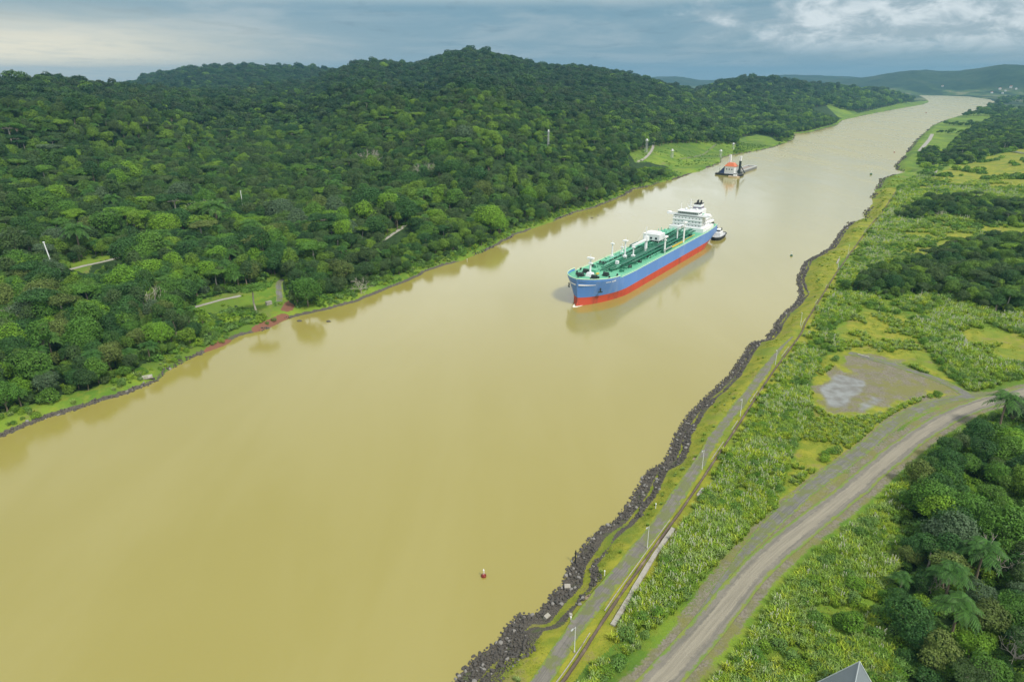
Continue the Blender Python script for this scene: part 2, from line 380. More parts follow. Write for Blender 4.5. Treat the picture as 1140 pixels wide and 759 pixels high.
M['leaf_olive'] = leaf_mat('olive_leaves', (0.100, 0.145, 0.030), (0.135, 0.180, 0.040))
M['leaf_grey'] = leaf_mat('grey_green_leaves', (0.075, 0.125, 0.060), (0.095, 0.150, 0.070))
M['palm'] = leaf_mat('palm_leaves', (0.045, 0.125, 0.022), (0.085, 0.185, 0.028))
M['scrub'] = leaf_mat('scrub_leaves', (0.090, 0.205, 0.020), (0.235, 0.350, 0.026), (0.140, 0.240, 0.060), 0.3)
M['reed'] = leaf_mat('reed_blades', (0.215, 0.345, 0.030), (0.430, 0.475, 0.055), (0.300, 0.390, 0.150), 0.35)
M['meadow'] = leaf_mat('meadow_blades', (0.19, 0.25, 0.035), (0.31, 0.31, 0.05), (0.24, 0.27, 0.05), 0.3)
M['plume'] = mat_plain('reed_plumes', (0.46, 0.47, 0.33), 0.8)
M['bark'] = mat_plain('bark', (0.20, 0.16, 0.11), 0.9, 0, 0.35, 1.5, 0.4)
M['bark_pale'] = mat_plain('pale_bark', (0.40, 0.36, 0.30), 0.85, 0, 0.2, 1.2, 0.3)

def ground_mat():
    m, t, bs, out = newmat('ground_cover')
    geo = t.new('ShaderNodeNewGeometry'); P = geo.outputs['Position']
    def attr(nm):
        a = t.new('ShaderNodeAttribute'); a.attribute_name = nm; s = t.new('ShaderNodeSeparateColor'); t.link(a.outputs['Color'], s.inputs[0]); return s.outputs
    forest, meadow, dirt = attr('cover_a'); rock, red, far = attr('cover_b')
    nb = t.noise(P, 0.035, 5); nm_ = t.noise(P, 0.22, 5, 0.6); ns = t.noise(P, 1.6, 6, 0.65); nf = t.noise(P, 5.5, 3, 0.6)
    def soft(mask, a=0.35, b=0.65, k=0.55):
        v = t.math('ADD', mask, t.math('MULTIPLY', t.math('SUBTRACT', t.math('ADD', t.math('MULTIPLY', nm_, 0.5), t.math('MULTIPLY', ns, 0.5)), 0.5), k * 2.2))
        return t.mapr(v, a, b)
    grass = t.mix(t.mapr(nb, 0.35, 0.65), (0.090, 0.185, 0.020), (0.175, 0.265, 0.026))
    grass = t.mix(t.math('MULTIPLY', t.mapr(nm_, 0.45, 0.7), 0.6), grass, (0.235, 0.255, 0.032))
    grass = t.mix(t.math('MULTIPLY', t.mapr(ns, 0.50, 0.75), 0.45), grass, (0.05, 0.10, 0.015))
    mead = t.mix(t.mapr(nm_, 0.38, 0.62), (0.185, 0.225, 0.022), (0.285, 0.285, 0.030))
    mead = t.mix(t.math('MULTIPLY', t.mapr(nb, 0.5, 0.62), 0.6), mead, (0.13, 0.21, 0.025))
    mead = t.mix(t.math('MULTIPLY', t.mapr(t.noise(P, 0.11, 6, 0.7), 0.54, 0.66), 0.55), mead, (0.17, 0.145, 0.085))
    mead = t.mix(t.math('MULTIPLY', t.mapr(ns, 0.52, 0.75), 0.5), mead, (0.12, 0.14, 0.02))
    nl = t.noise(P, 0.011, 5, 0.6, .5)
    grass = t.mix(t.math('MULTIPLY', t.mapr(nl, .45, .62), .55), grass, (0.055, 0.115, 0.02)); grass = t.mix(t.math('MULTIPLY', t.mapr(t.noise(P, 0.05, 6, .7), .56, .68), .5), grass, (0.19, 0.16, 0.075))
    c = t.mix(soft(meadow), grass, mead)
    dcol = t.mix(t.mapr(ns, 0.35, 0.65), (0.155, 0.135, 0.100), (0.235, 0.215, 0.165))
    dcol = t.mix(t.math('MULTIPLY', t.mapr(nm_, 0.48, 0.62), 0.55), dcol, (0.155, 0.165, 0.060))
    dcol = t.mix(t.math('MULTIPLY', t.mapr(t.noise(P, .09, 6, .7), .46, .58), .75), dcol, (0.185, 0.185, 0.05))
    c = t.mix(soft(dirt, .35, .65, .8), c, dcol)
    rcol = t.mix(t.mapr(nf, 0.40, 0.62), (0.040, 0.036, 0.030), (0.170, 0.150, 0.120))
    rcol = t.mix(t.math('MULTIPLY', t.mapr(nm_, 0.55, 0.68), 0.5), rcol, (0.09, 0.14, 0.025))
    c = t.mix(soft(rock, 0.38, 0.62, 0.6), c, rcol)
    c = t.mix(soft(red, 0.4, 0.6, 0.3), c, t.mix(nf, (0.15, 0.060, 0.036), (0.26, 0.13, 0.08)))
    pale, clay, _u = attr('cover_c')
    c = t.mix(t.mapr(t.math('ADD', pale, t.math('MULTIPLY', t.math('SUBTRACT', t.noise(P, .10, 4, .5), .5), 1.6)), .3, .8), c, t.mix(t.mapr(t.noise(P, 0.2, 4, .5), .35, .65), (0.19, 0.19, 0.175), (0.27, 0.285, 0.275)))
    c = t.mix(soft(clay, .4, .6, .3), c, t.mix(nf, (0.26, 0.19, 0.13), (0.46, 0.36, 0.27)))
    fcol = t.mix(t.mapr(nm_, 0.35, 0.65), (0.018, 0.040, 0.012), (0.035, 0.070, 0.016))
    c = t.mix(t.mapr(forest, 0.3, 0.7), c, fcol)
    # farther country: woods, pasture and bare patches in a coarse patchwork
    mp = t.new('ShaderNodeMapping'); mp.inputs['Scale'].default_value = (1.0, 0.45, 0.0); t.link(P, mp.inputs[0])
    p1 = t.noise(mp.outputs[0], 0.0055, 6, 0.6, 0.4); p2 = t.noise(P, 0.018, 6, 0.65)
    fc = t.mix(t.mapr(p1, 0.44, 0.54), (0.014, 0.036, 0.014), (0.075, 0.120, 0.030))
    fc = t.mix(t.math('MULTIPLY', t.mapr(p1, 0.55, 0.61), 0.8), fc, (0.22, 0.21, 0.11))
    fc = t.mix(t.math('MULTIPLY', t.mapr(p2, 0.48, 0.62), 0.6), fc, (0.015, 0.036, 0.012))
    sz = t.new('ShaderNodeSeparateXYZ'); t.link(P, sz.inputs[0])
    fc = t.mix(t.math('MULTIPLY', t.mapr(sz.outputs[2], 22, 60), .85), fc, t.mix(t.mapr(p2, .4, .6), (0.012, 0.032, 0.014), (0.030, 0.058, 0.022)))
    c = t.mix(far, c, fc)
    t.link(c, bs.inputs['Base Color']); bs.inputs['Roughness'].default_value = 0.9; bs.inputs['Specular IOR Level'].default_value = 0.2
    b = t.new('ShaderNodeBump'); b.inputs['Strength'].default_value = 0.7; b.inputs['Distance'].default_value = 0.35
    t.link(t.math('ADD', ns, t.math('MULTIPLY', nf, 0.4)), b.inputs['Height']); t.link(b.outputs[0], bs.inputs['Normal'])
    return m
M['ground'] = ground_mat()

def water_mat():
    m, t, bs, out = newmat('muddy_water')
    geo = t.new('ShaderNodeNewGeometry'); P = geo.outputs['Position']
    n1 = t.noise(P, 0.006, 4, 0.55, 0.6)
    mp = t.new('ShaderNodeMapping'); mp.inputs['Rotation'].default_value = (0, 0, R(35)); mp.inputs['Scale'].default_value = (1.0, 0.30, 1); t.link(P, mp.inputs[0])
    n2 = t.noise(mp.outputs[0], 0.02, 5, 0.6, 0.4)
    c = t.mix(n1, (0.278, 0.240, 0.050), (0.312, 0.272, 0.074))
    c = t.mix(t.math('MULTIPLY', t.mapr(n2, .40, .68), .30), c, (0.350, 0.310, 0.110))
    t.link(c, bs.inputs['Base Color']); bs.inputs['IOR'].default_value = 1.6
    sp = t.new('ShaderNodeSeparateXYZ'); t.link(P, sp.inputs[0]); up = t.math('ADD', t.math('MULTIPLY', sp.outputs[1], .81), t.math('MULTIPLY', sp.outputs[0], .585))
    up = t.math('ADD', up, t.math('MULTIPLY', t.math('SUBTRACT', n1, .5), 600.0))
    t.link(t.math('ADD', t.mapr(n2, 0.35, 0.65, 0.05, 0.13), t.mapr(up, 500, 1500, 0.0, 0.20)), bs.inputs['Roughness'])
    w1 = t.noise(P, 0.9, 4, 0.6); w2 = t.noise(mp.outputs[0], 0.25, 3, 0.5)
    b = t.new('ShaderNodeBump'); b.inputs['Strength'].default_value = 0.3; b.inputs['Distance'].default_value = 0.10
    t.link(t.math('ADD', w1, t.math('MULTIPLY', w2, .5)), b.inputs['Height']); t.link(b.outputs[0], bs.inputs['Normal'])
    return m
M['water'] = water_mat()

def road_mat(name, c0, c1, edge=(0.130, 0.220, 0.030), stripe=None, gap=0.5):
    m, t, bs, out = newmat(name)
    uv = t.new('ShaderNodeUVMap'); uv.uv_map = 'UVMap'; sp = t.new('ShaderNodeSeparateXYZ'); t.link(uv.outputs[0], sp.inputs[0])
    geo = t.new('ShaderNodeNewGeometry'); P = geo.outputs['Position']
    a = t.math('ABSOLUTE', t.math('SUBTRACT', sp.outputs[0], 0.5))         # 0 centre .. 0.5 edge
    mp = t.new('ShaderNodeMapping'); mp.inputs['Scale'].default_value = (13.0, 0.06, 1); t.link(uv.outputs[0], mp.inputs[0])
    st = t.noise(mp.outputs[0], 1.0, 4, 0.6); n = t.noise(P, 0.5, 6, 0.65); nf = t.noise(P, 6.0, 3)
    c = t.mix(t.mapr(st, 0.35, 0.65), c0, c1)
    c = t.mix(t.math('MULTIPLY', t.mapr(n, 0.4, 0.7), 0.4), c, tuple(k * 0.7 for k in c0))
    if gap > .8: c = t.mix(t.math('MULTIPLY', t.mapr(t.noise(P, .22, 6, .7), .44, .56), .8), c, (0.14, 0.165, 0.045))
    if stripe:
        s = t.mapr(t.math('ADD', a, t.math('MULTIPLY', t.math('SUBTRACT', n, 0.5), 0.20)), 0.25, 0.19)
        c = t.mix(t.math('MULTIPLY', s, 0.9), c, t.mix(t.mapr(st, 0.35, 0.65), stripe, tuple(k * 1.25 for k in stripe)))
    e = t.mapr(t.math('ADD', a, t.math('MULTIPLY', t.math('SUBTRACT', n, 0.5), gap)), 0.36, 0.46)
    g = t.mapr(t.noise(P, 0.25, 5), 0.35, 0.65)
    c = t.mix(e, c, t.mix(g, edge, (0.185, 0.225, 0.035)))
    c = t.mix(t.math('MULTIPLY', t.mapr(nf, 0.45, 0.7), 0.25), c, tuple(k * 0.5 for k in c0))
    t.link(c, bs.inputs['Base Color']); bs.inputs['Roughness'].default_value = 0.9
    b = t.new('ShaderNodeBump'); b.inputs['Strength'].default_value = 0.5; b.inputs['Distance'].default_value = 0.15
    t.link(t.math('ADD', st, nf), b.inputs['Height']); t.link(b.outputs[0], bs.inputs['Normal'])
    return m
M['dirt_road'] = road_mat('dirt_road', (0.165, 0.155, 0.125), (0.225, 0.205, 0.165), stripe=(0.240, 0.218, 0.165), gap=0.35)
M['track'] = road_mat('gravel_track', (0.13, 0.13, 0.115), (0.20, 0.195, 0.165), gap=0.9)
M['asphalt'] = road_mat('old_asphalt', (0.145, 0.137, 0.118), (0.205, 0.19, 0.16), gap=1.0)
M['left_path'] = road_mat('pale_path', (0.30, 0.29, 0.25), (0.40, 0.38, 0.33), gap=0.3)

# ------------------------------------------------------------------ the ground: one sheet, fine in front of the lens
CLAY = [(692, 632, 1.6), (845.5, 420.5, 2.4), (657, 660, 1.6), (776, 508, 1.5), (764, 534, 1.0), (800, 488, 1.0)]
def rockw(r): return np.interp(r, [110, 170, 320, 3000], [10.5, 7.0, 4.2, 4.0])
def build_ground():
    az = np.concatenate([np.arange(-180, -60, 4.0), np.arange(-60, -40, 0.5), np.arange(-40, 40, 0.115), np.arange(40, 60, 0.5), np.arange(60, 180, 4.0)])
    az = np.radians(az); na = len(az)
    rr = [25.0]
    while rr[-1] < 13500: rr.append(rr[-1] * (1.0052 if 80 < rr[-1] < 9500 else 1.03))
    rr = np.array(rr); nr = len(rr)
    A, RR = np.meshgrid(az, rr)
    X = RR * np.sin(A); Y = RR * np.cos(A)
    xf, yf = X.ravel(), Y.ravel(); sd = np.empty_like(xf); left = np.empty(xf.shape, bool); Z = np.empty_like(xf)
    for a in range(0, len(xf), 100000):
        s = slice(a, a + 100000); sd[s], left[s] = shore(xf[s], yf[s]); Z[s] = landz(xf[s], yf[s], sd[s], left[s])
    # covers
    r = np.hypot(xf, yf); n1 = fbm(xf, yf, 25, 77, 3)
    forest = (left & (sd > 7 + 8 * n1) & (r < 5500)).astype(float)
    for k, P in enumerate(OPEN_W): forest[inpoly(xf, yf, P)] = 0
    meadow = np.zeros_like(xf); dirt = np.zeros_like(xf)
    rt = ~left & (r < 1800) & (yf > 0) & (xf > -200)
    ii = np.where(rt)[0]; xr, yr = xf[ii], yf[ii]
    for P in MEADOWS:
        q = segdist(xr, yr, P, True) * np.where(inpoly(xr, yr, P), 1, -1); meadow[ii] = np.maximum(meadow[ii], sstep(q, -5, 6) * .9)
    for P in FORESTS: forest[ii[bigpoly(xr, yr, P)]] = 1
    fd = sstep(-segdist(xr, yr, wall_w), -26, -14); 
    # grass flat between the wall and the water
    shoreflat = (sd[ii] < 22) & (segdist(xr, yr, wall_w) < 26)
    meadow[ii[shoreflat]] = 0.7; dirt[ii[shoreflat]] = .22
    q = segdist(xr, yr, pad_w, True) * np.where(inpoly(xr, yr, pad_w), 1, -1) + (fbm(xr, yr, 8, 14, 4) - .5) * 22; dirt[ii] = sstep(q, -4, 6) * .72
    dm = segdist(xr, yr, main_w); dirt[ii] = np.maximum(dirt[ii], sstep(-dm, -7.5, -4.5) * 0.75)
    dirt[ii] = np.maximum(dirt[ii], sstep(-segdist(xr, yr, side_w), -4.5, -2.5) * 0.6)
    nr2 = fbm(xf, yf, 11, 19, 3)
    rock = np.where(left, sstep(-sd, -2.6, -1.0) * sstep(fbm(xf, yf, 60, 8, 3), .3, .5), sstep(-sd, -rockw(r) * .9 - 1.5, -rockw(r) * .75) * np.where(r < 700, 1, 0.28)) * np.where(left | (np.abs(sd - (.35 + .4 * nr2) * rockw(r)) > .35 * (nr2 - .25) * rockw(r)), 1, .35) 
    red = np.zeros_like(xf)
    for (a, b, w) in (((232,391),(256,380),1.2), ((287,368),(302,362),2.2), ((320,349),(325,341),2.6), ((300,362),(318,354),1.5), ((855,157),(866,155),18)):
        p = px(*a), px(*b); red = np.maximum(red, sstep(-segdist(xf, yf, p), -w - 1.5, -w) * (sd < 22) * left)
    rock = rock * (1 - red)
    pale = np.zeros_like(xf); clay = np.zeros_like(xf)
    for P in pool_w:
        q = segdist(xr, yr, P, True) * np.where(inpoly(xr, yr, P), 1, -1); pale[ii] = np.maximum(pale[ii], sstep(q, -2.5, 3.0) * .85)
    for a, b, w in CLAY:
        p = px(a, b, Z5); clay = np.maximum(clay, sstep(-np.hypot(xf - p[0], yf - p[1]), -w * 1.3, -w * .5))
    far = sstep(r, 2600, 4200) * np.where(left & (r < 4600), 0, 1)
    # pasture at the tip of the far headland
    V = np.stack([xf, yf, Z], -1)
    idx = np.arange(nr * na).reshape(nr, na); nxt = np.roll(idx, -1, 1)
    F = np.stack([idx[:-1], nxt[:-1], nxt[1:], idx[1:]], -1).reshape(-1, 4)[:, ::-1]
    cidx = len(V); zc = float(Z[:na].mean())
    me = mesh_np('ground', V, F, [M['ground']], smooth=True)
    for nm, cols in (('cover_a', (forest, meadow, dirt)), ('cover_b', (rock, red, far)), ('cover_c', (pale, clay, far * 0))):
        ca = me.color_attributes.new(nm, 'FLOAT_COLOR', 'POINT'); d = np.ones((len(V), 4), np.float32)
        for k in range(3): d[:, k] = cols[k]
        ca.data.foreach_set('color', d.ravel())
    o = link('ground', me); tag(o, kind='structure')
    # what the lens can see of the land: running horizon along every bearing
    ang = (Z.reshape(nr, na) + 6 * (forest.reshape(nr, na) > .5) - CAM_H) / RR
    run = np.maximum.accumulate(ang, 0)
    return az, rr, run
AZ, RRg, RUN = build_ground()
def seen(X, Y, Ztop):
    a = np.arctan2(X, Y); r = np.hypot(X, Y)
    i = np.clip(np.searchsorted(AZ, a), 0, len(AZ) - 1); j = np.clip(np.searchsorted(RRg, r) - 2, 0, len(RRg) - 1)
    return (Ztop - CAM_H) / r > RUN[j, i] - 0.002

wm = MB(); wm.add([(-7000, -7000, 0), (14000, -7000, 0), (14000, 14000, 0), (-7000, 14000, 0)], [(0, 1, 2, 3)])
tag(wm.build('water', M['water']), kind='structure')

def ribbon(name, pts, width, mat, lift=0.05, step=1.5, nw=7, jit=0.0, wfun=None, z=None):
    """a strip draped over the ground along a polyline (metres)"""
    P = np.array(pts, float); seg = np.hypot(*np.diff(P, axis=0).T); s = np.concatenate([[0], np.cumsum(seg)])
    n = max(2, int(s[-1] / step)); t = np.linspace(0, s[-1], n)
    Q = np.stack([np.interp(t, s, P[:, 0]), np.interp(t, s, P[:, 1])], -1)
    k = max(1, int(9 / step)); 
    for _ in range(2):
        pad = np.vstack([np.repeat(Q[:1], k, 0), Q, np.repeat(Q[-1:], k, 0)]); Q2 = np.stack([np.convolve(pad[:, i], np.ones(2 * k + 1) / (2 * k + 1), 'valid') for i in (0, 1)], -1)
        Q2[0] = Q[0]; Q2[-1] = Q[-1]; Q = Q2
    T = np.gradient(Q, axis=0); T /= np.linalg.norm(T, axis=1, keepdims=True) + 1e-9; N = np.stack([-T[:, 1], T[:, 0]], -1)
    w = np.full(n, width) if wfun is None else wfun(t / s[-1]) * width
    w = w * (1 + jit * (fbm(t, t * 0, 6, 91) - 0.5) * 2)
    u = np.linspace(-0.5, 0.5, nw)
    X = Q[:, None, 0] + N[:, None, 0] * u[None] * w[:, None]; Y = Q[:, None, 1] + N[:, None, 1] * u[None] * w[:, None]
    Zr = landz(X.ravel(), Y.ravel()).reshape(X.shape)
    Zr = np.maximum(Zr, np.median(Zr, 1, keepdims=True) - 0.15) + lift
    V = np.stack([X, Y, Zr], -1).reshape(-1, 3); idx = np.arange(n * nw).reshape(n, nw)
    F = np.stack([idx[:-1, :-1], idx[1:, :-1], idx[1:, 1:], idx[:-1, 1:]], -1).reshape(-1, 4)[:, ::-1]
    me = mesh_np(name, V, F, [mat], smooth=True); uvl = me.uv_layers.new(name='UVMap')
    UV = np.stack([np.broadcast_to((u + 0.5)[None], (n, nw)), np.broadcast_to(t[:, None], (n, nw))], -1).reshape(-1, 2)
    uvl.data.foreach_set('uv', UV[F.ravel()].astype(np.float32).ravel())
    o = link(name, me); tag(o, kind='structure'); return o, Q, N
ribbon('dirt_road', main_w, 7.2, M['dirt_road'], 0.10, 1.2, 17, 0.10)
ribbon('gravel_track', side_w, 4.6, M['track'], 0.075, 1.2, 9, 0.25, lambda s: np.clip(s * 3.5, .12, 1))
ribbon('gravel_track', diag_w, 4.5, M['track'], 0.085, 1.2, 7, 0.25)
ribbon('shore_road', road_w, 3.9, M['asphalt'], 0.07, 1.2, 9, 0.3, lambda s: np.clip((1 - s) * 5, .25, 1))
r6 = lambda p: zoomed(p, 160, 250, 3.5625)
ribbon('concrete_road', pxl(r6([(190,333),(215,325),(280,308),(350,290),(385,284)]), 4.5), 3.4, M['left_path'], 0.08, 1.2, 5)
ribbon('path', pxl(r6([(535,285),(540,260),(528,232),(545,212),(600,200)]), 5.5), 4.0, M['track'], 0.08, 1.2, 5)
ribbon('concrete_road', pxl([(424,271),(436,266),(447,260),(458,254)], 8), 3.0, M['left_path'], 0.10, 1.2, 5)
ribbon('concrete_road', np.array([gp(a, b) for a, b in ((78,300),(98,296),(120,290),(135,286))]), 3.2, M['left_path'], 0.10, 1.2, 5)
ribbon('path', pxl([(709,187),(716,185),(722,181),(726,176),(727,171),(732,168),(747,164),(752,161)], 4.5), 4.5, M['left_path'], 0.12, 2, 5)
ribbon('path', pxl([(757,179),(770,176),(785,170),(797,164)], 4.5), 3.0, M['track'], 0.12, 2, 5)
ribbon('concrete_road', pxl([(1038,149),(1035,155),(1029,162),(1024,168)], 5.5), 8.0, M['left_path'], 0.25, 3, 5)
ribbon('concrete_road', pxl([(1042,189),(1039,196)], 5.5), 5.0, M['left_path'], 0.25, 3, 5)
ribbon('path', pxl([(1105,163),(1120,169),(1140,174),(1160,177)], 7), 12.0, M['track'], 0.25, 4, 5)


# ------------------------------------------------------------------ plants: leaf-built prototypes
def quads(C, Nrm, size, aspect=0.7, rng=RNG):
    n = len(C); a = rng.normal(size=(n, 3)); Nrm = Nrm / (np.linalg.norm(Nrm, axis=1, keepdims=True) + 1e-9)
    u = np.cross(Nrm, a); u /= np.linalg.norm(u, axis=1, keepdims=True) + 1e-9; v = np.cross(Nrm, u)
    s = (np.asarray(size) * (0.7 + 0.6 * rng.random(n)))[:, None] * 0.5
    V = np.stack([C - u * s - v * s * aspect * .6, C + u * s - v * s * aspect * .6 - Nrm * s * .25, C + u * s * .8 + v * s * aspect, C - u * s * .8 + v * s * aspect - Nrm * s * .25], 1)
    return V.reshape(-1, 3), np.arange(4 * n).reshape(n, 4)
def add_tone(me, tone):
    a = me.attributes.new('tone', 'FLOAT', 'FACE'); a.data.foreach_set('value', np.asarray(tone, np.float32))
def crown_data(rng, rad, h0, h1, nlobe, leaf, dens, flat=0.7, spread=0.62, lob=0.46, ragged=0.22):
    """crown of overlapping leafy lobes between heights h0 and h1"""
    cz = (h0 + h1) / 2; hz = (h1 - h0) / 2; L = []
    for k in range(nlobe):
        a = rng.random() * 6.283; q = math.sqrt(rng.random()) * spread; zz = rng.uniform(-0.45, 0.6) * (1 - q * 0.6)
        L.append((math.cos(a) * q * rad, math.sin(a) * q * rad, cz + zz * hz, rad * lob * rng.uniform(0.7, 1.2)))
    L.append((0, 0, cz + hz * 0.25, rad * lob * 1.15)); L = np.array(L)
    Cs = []; Ns = []; T = []
    for i, (x, y, z, r) in enumerate(L):
        n = int(dens * r * r * 9); d = rng.normal(size=(n, 3)); d /= np.linalg.norm(d, axis=1, keepdims=True)
        d = d[(d[:, 2] > -0.45) | (rng.random(n) < 0.25)]
        rad_ = r * (1 + rng.normal(size=(len(d), 1)) * ragged * 0.5)
        q = d * 3.1 + i * 7.3; nz = vnoise(q[:, 0] + q[:, 2] * .7, q[:, 1] - q[:, 2] * .6, 3); rad_ = rad_ * (0.84 + .34 * nz[:, None])
        p = np.array([x, y, z]) + d * rad_ * np.array([1, 1, flat])
        keep = np.ones(len(p), bool)
        for j, (a, b, c, s) in enumerate(L):
            if j != i: keep &= (((p - (a, b, c)) / np.array([s, s, s * flat])) ** 2).sum(1) > 0.62
        p, d, nz = p[keep], d[keep], nz[keep]; lt = rng.random()
        Cs.append(p); Ns.append(d * 0.9 + rng.normal(size=p.shape) * 0.42 + (0, 0, 0.35)); T.append(np.clip(0.08 + 0.4 * lt + .45 * nz + rng.normal(size=len(p)) * 0.15, 0, 1))
    C = np.vstack(Cs); V, F = quads(C, np.vstack(Ns), np.full(len(C), leaf), rng=rng)
    return V, F, np.concatenate(T), L
def trunk_mb(rng, L, h0, r=0.32, limbs=5, zb=-1.2):
    mb = MB(); top = np.array([rng.normal() * 0.4, rng.normal() * 0.4, h0 + 1.0])
    mid = top * np.array([.5, .5, 0]) + (rng.normal() * 0.3, rng.normal() * 0.3, h0 * 0.5)
    mb.cyl((0, 0, zb), mid, r * 1.25, r, 7); mb.cyl(mid, top, r, r * 0.7, 7)
    for k in rng.permutation(len(L))[:limbs]:
        t = L[k][:3]; m2 = (top + t) / 2 + (0, 0, -0.5); mb.cyl(top, m2, r * .55, r * .38, 5); mb.cyl(m2, t, r * .38, r * .14, 5)
    return mb
def palm_data(rng, h, nf, fl, wid=0.5, leaf=0.0):
    """fronds of a palm: arching ribs carrying pairs of drooping leaflets"""
    V = []; F = []; T = []
    for k in range(nf):
        a = 6.283 * k / nf * 2.4 + rng.normal() * 0.15; el = rng.uniform(0.15, 1.15); ln = fl * rng.uniform(0.8, 1.1); d = np.array([math.cos(a), math.sin(a)])
        prev = None; m = 15; pts = []
        for q in range(m + 1):
            s = q / m; rr_ = ln * (math.cos(el) * s + 0.10 * s * s); zz = h + ln * (math.sin(el) * s - 0.75 * s * s * math.cos(el * .55))
            pts.append(np.array([d[0] * rr_, d[1] * rr_, zz]))
        side = np.array([-d[1], d[0], 0])
        for q in range(1, m + 1):
            p0, p1 = pts[q - 1], pts[q]; w0 = wid * math.sin(min(1, (q + .2) / m * 1.1) * math.pi * .86) + .1
            for sg in (-1, 1):
                o = side * sg * w0 * 2.0 + np.array([0, 0, -w0 * 1.0]); sw = (p1 - p0) * 1.5
                b = len(V); V += [p0, p0 + (p1 - p0) * .55, p0 + (p1 - p0) * .45 + o + sw, p0 + o * .97 + sw * .85]; F.append((b, b + 1, b + 2, b + 3)); T.append(rng.uniform(0.1, 0.95))
    return np.array(V), np.array(F), np.array(T)
def tuft_data(rng, n, h, spread, w):
    V = []; F = []; T = []
    for k in range(n):
        a = rng.random() * 6.283; q = math.sqrt(rng.random()) * spread; b = np.array([math.cos(a) * q, math.sin(a) * q, -0.1])
        a2 = rng.random() * 6.283; ln = h * rng.uniform(0.55, 1.15); lean = rng.uniform(0.15, 0.65); sd = np.array([-math.sin(a2), math.cos(a2), 0]) * w * rng.uniform(.6, 1.3)
        p1 = b + np.array([math.cos(a2) * lean * ln * .3, math.sin(a2) * lean * ln * .3, ln * .62]); p2 = b + np.array([math.cos(a2) * lean * ln * .95, math.sin(a2) * lean * ln * .95, ln * (1.0 - lean * .45)])
        t = rng.random(); i = len(V); V += [b - sd, b + sd, p1 + sd * .8, p1 - sd * .8, p2 + sd * .15, p2 - sd * .15]; F += [(i, i + 1, i + 2, i + 3), (i + 3, i + 2, i + 4, i + 5)]; T += [t * .5, .35 + t * .6]
    return np.array(V), np.array(F), np.array(T)
def proto_mesh(name, V, F, T, mats, extra=None, emat=1):
    """leaf quads plus an optional MB of wood, in one mesh"""
    if extra is not None:
        ev = np.array(extra.v); V2 = np.vstack([V, ev]); nf = len(F)
        faces = F.tolist() + [tuple(i + len(V) for i in f) for f in extra.f]
        me = bpy.data.meshes.new(name); me.from_pydata(V2.tolist(), [], faces)
        for m in mats: me.materials.append(m)
        mi = np.zeros(len(faces), np.int32); mi[nf:] = emat; me.polygons.foreach_set('material_index', mi)
        T = np.concatenate([T, np.full(len(faces) - nf, .5)]); add_tone(me, T); me.update(); return me
    me = mesh_np(name, V, F, mats); add_tone(me, T); return me

# one dictionary of tree forms: (crown mesh, trunk mesh, height, radius)
FORMS = {}
def make_form(key, seed, rad, h0, h1, nlobe, leaf, dens, flat=.7, spread=.62, lob=.46, tr=.32, bark='bark', limbs=5):
    rng = np.random.default_rng(seed); V, F, T, L = crown_data(rng, rad, h0, h1, nlobe, leaf, dens, flat, spread, lob)
    cm = mesh_np('crown', V, F, [M['forest']]); add_tone(cm, T)
    tb = trunk_mb(rng, L, h0, tr, limbs); tm = bpy.data.meshes.new('trunk'); tm.from_pydata(tb.v, [], tb.f); tm.materials.append(M[bark])
    FORMS[key] = dict(crown=cm, trunk=tm, V=V, F=F, T=T, tb=tb, h=h1, rad=rad, bark=bark)
for k in range(5): make_form(('round', k), 100 + k, 5.2 + .5 * k, 2.4, 13.5 + k * .5, 12 + k, 0.55, 7.5, .82)
for k in range(3): make_form(('tall', k), 200 + k, 4.2 + .3 * k, 5.0, 18.0, 12, 0.55, 8.0, .95, .55, .42)
for k in range(3): make_form(('umbrella', k), 300 + k, 7.5 + .4 * k, 10.0, 15.0, 17, 0.5, 8.0, .36, .80, .30, .40, 'bark_pale', 9)
for k in range(2): make_form(('bush', k), 400 + k, 3.6, 0.2, 5.2, 9, 0.5, 9.0, .8, .6, .48, .15)
def make_palm(key, seed, h, nf, fl):
    rng = np.random.default_rng(seed); V, F, T = palm_data(rng, h, nf, fl); cm = mesh_np('crown', V, F, [M['palm']]); add_tone(cm, T)
    tb = MB(); tb.cyl((0, 0, -1), (0.3, 0.1, h * .5), .34, .26, 7); tb.cyl((0.3, .1, h * .5), (0, 0, h), .26, .30, 7)
    tm = bpy.data.meshes.new('trunk'); tm.from_pydata(tb.v, [], tb.f); tm.materials.append(M['bark'])
    FORMS[key] = dict(crown=cm, trunk=tm, V=V, F=F, T=T, tb=tb, h=h + 2, rad=fl, bark='bark')
for k in range(3): make_palm(('palm', k), 500 + k, 8.5 + k * 1.3, 24 + 3 * k, 5.2)

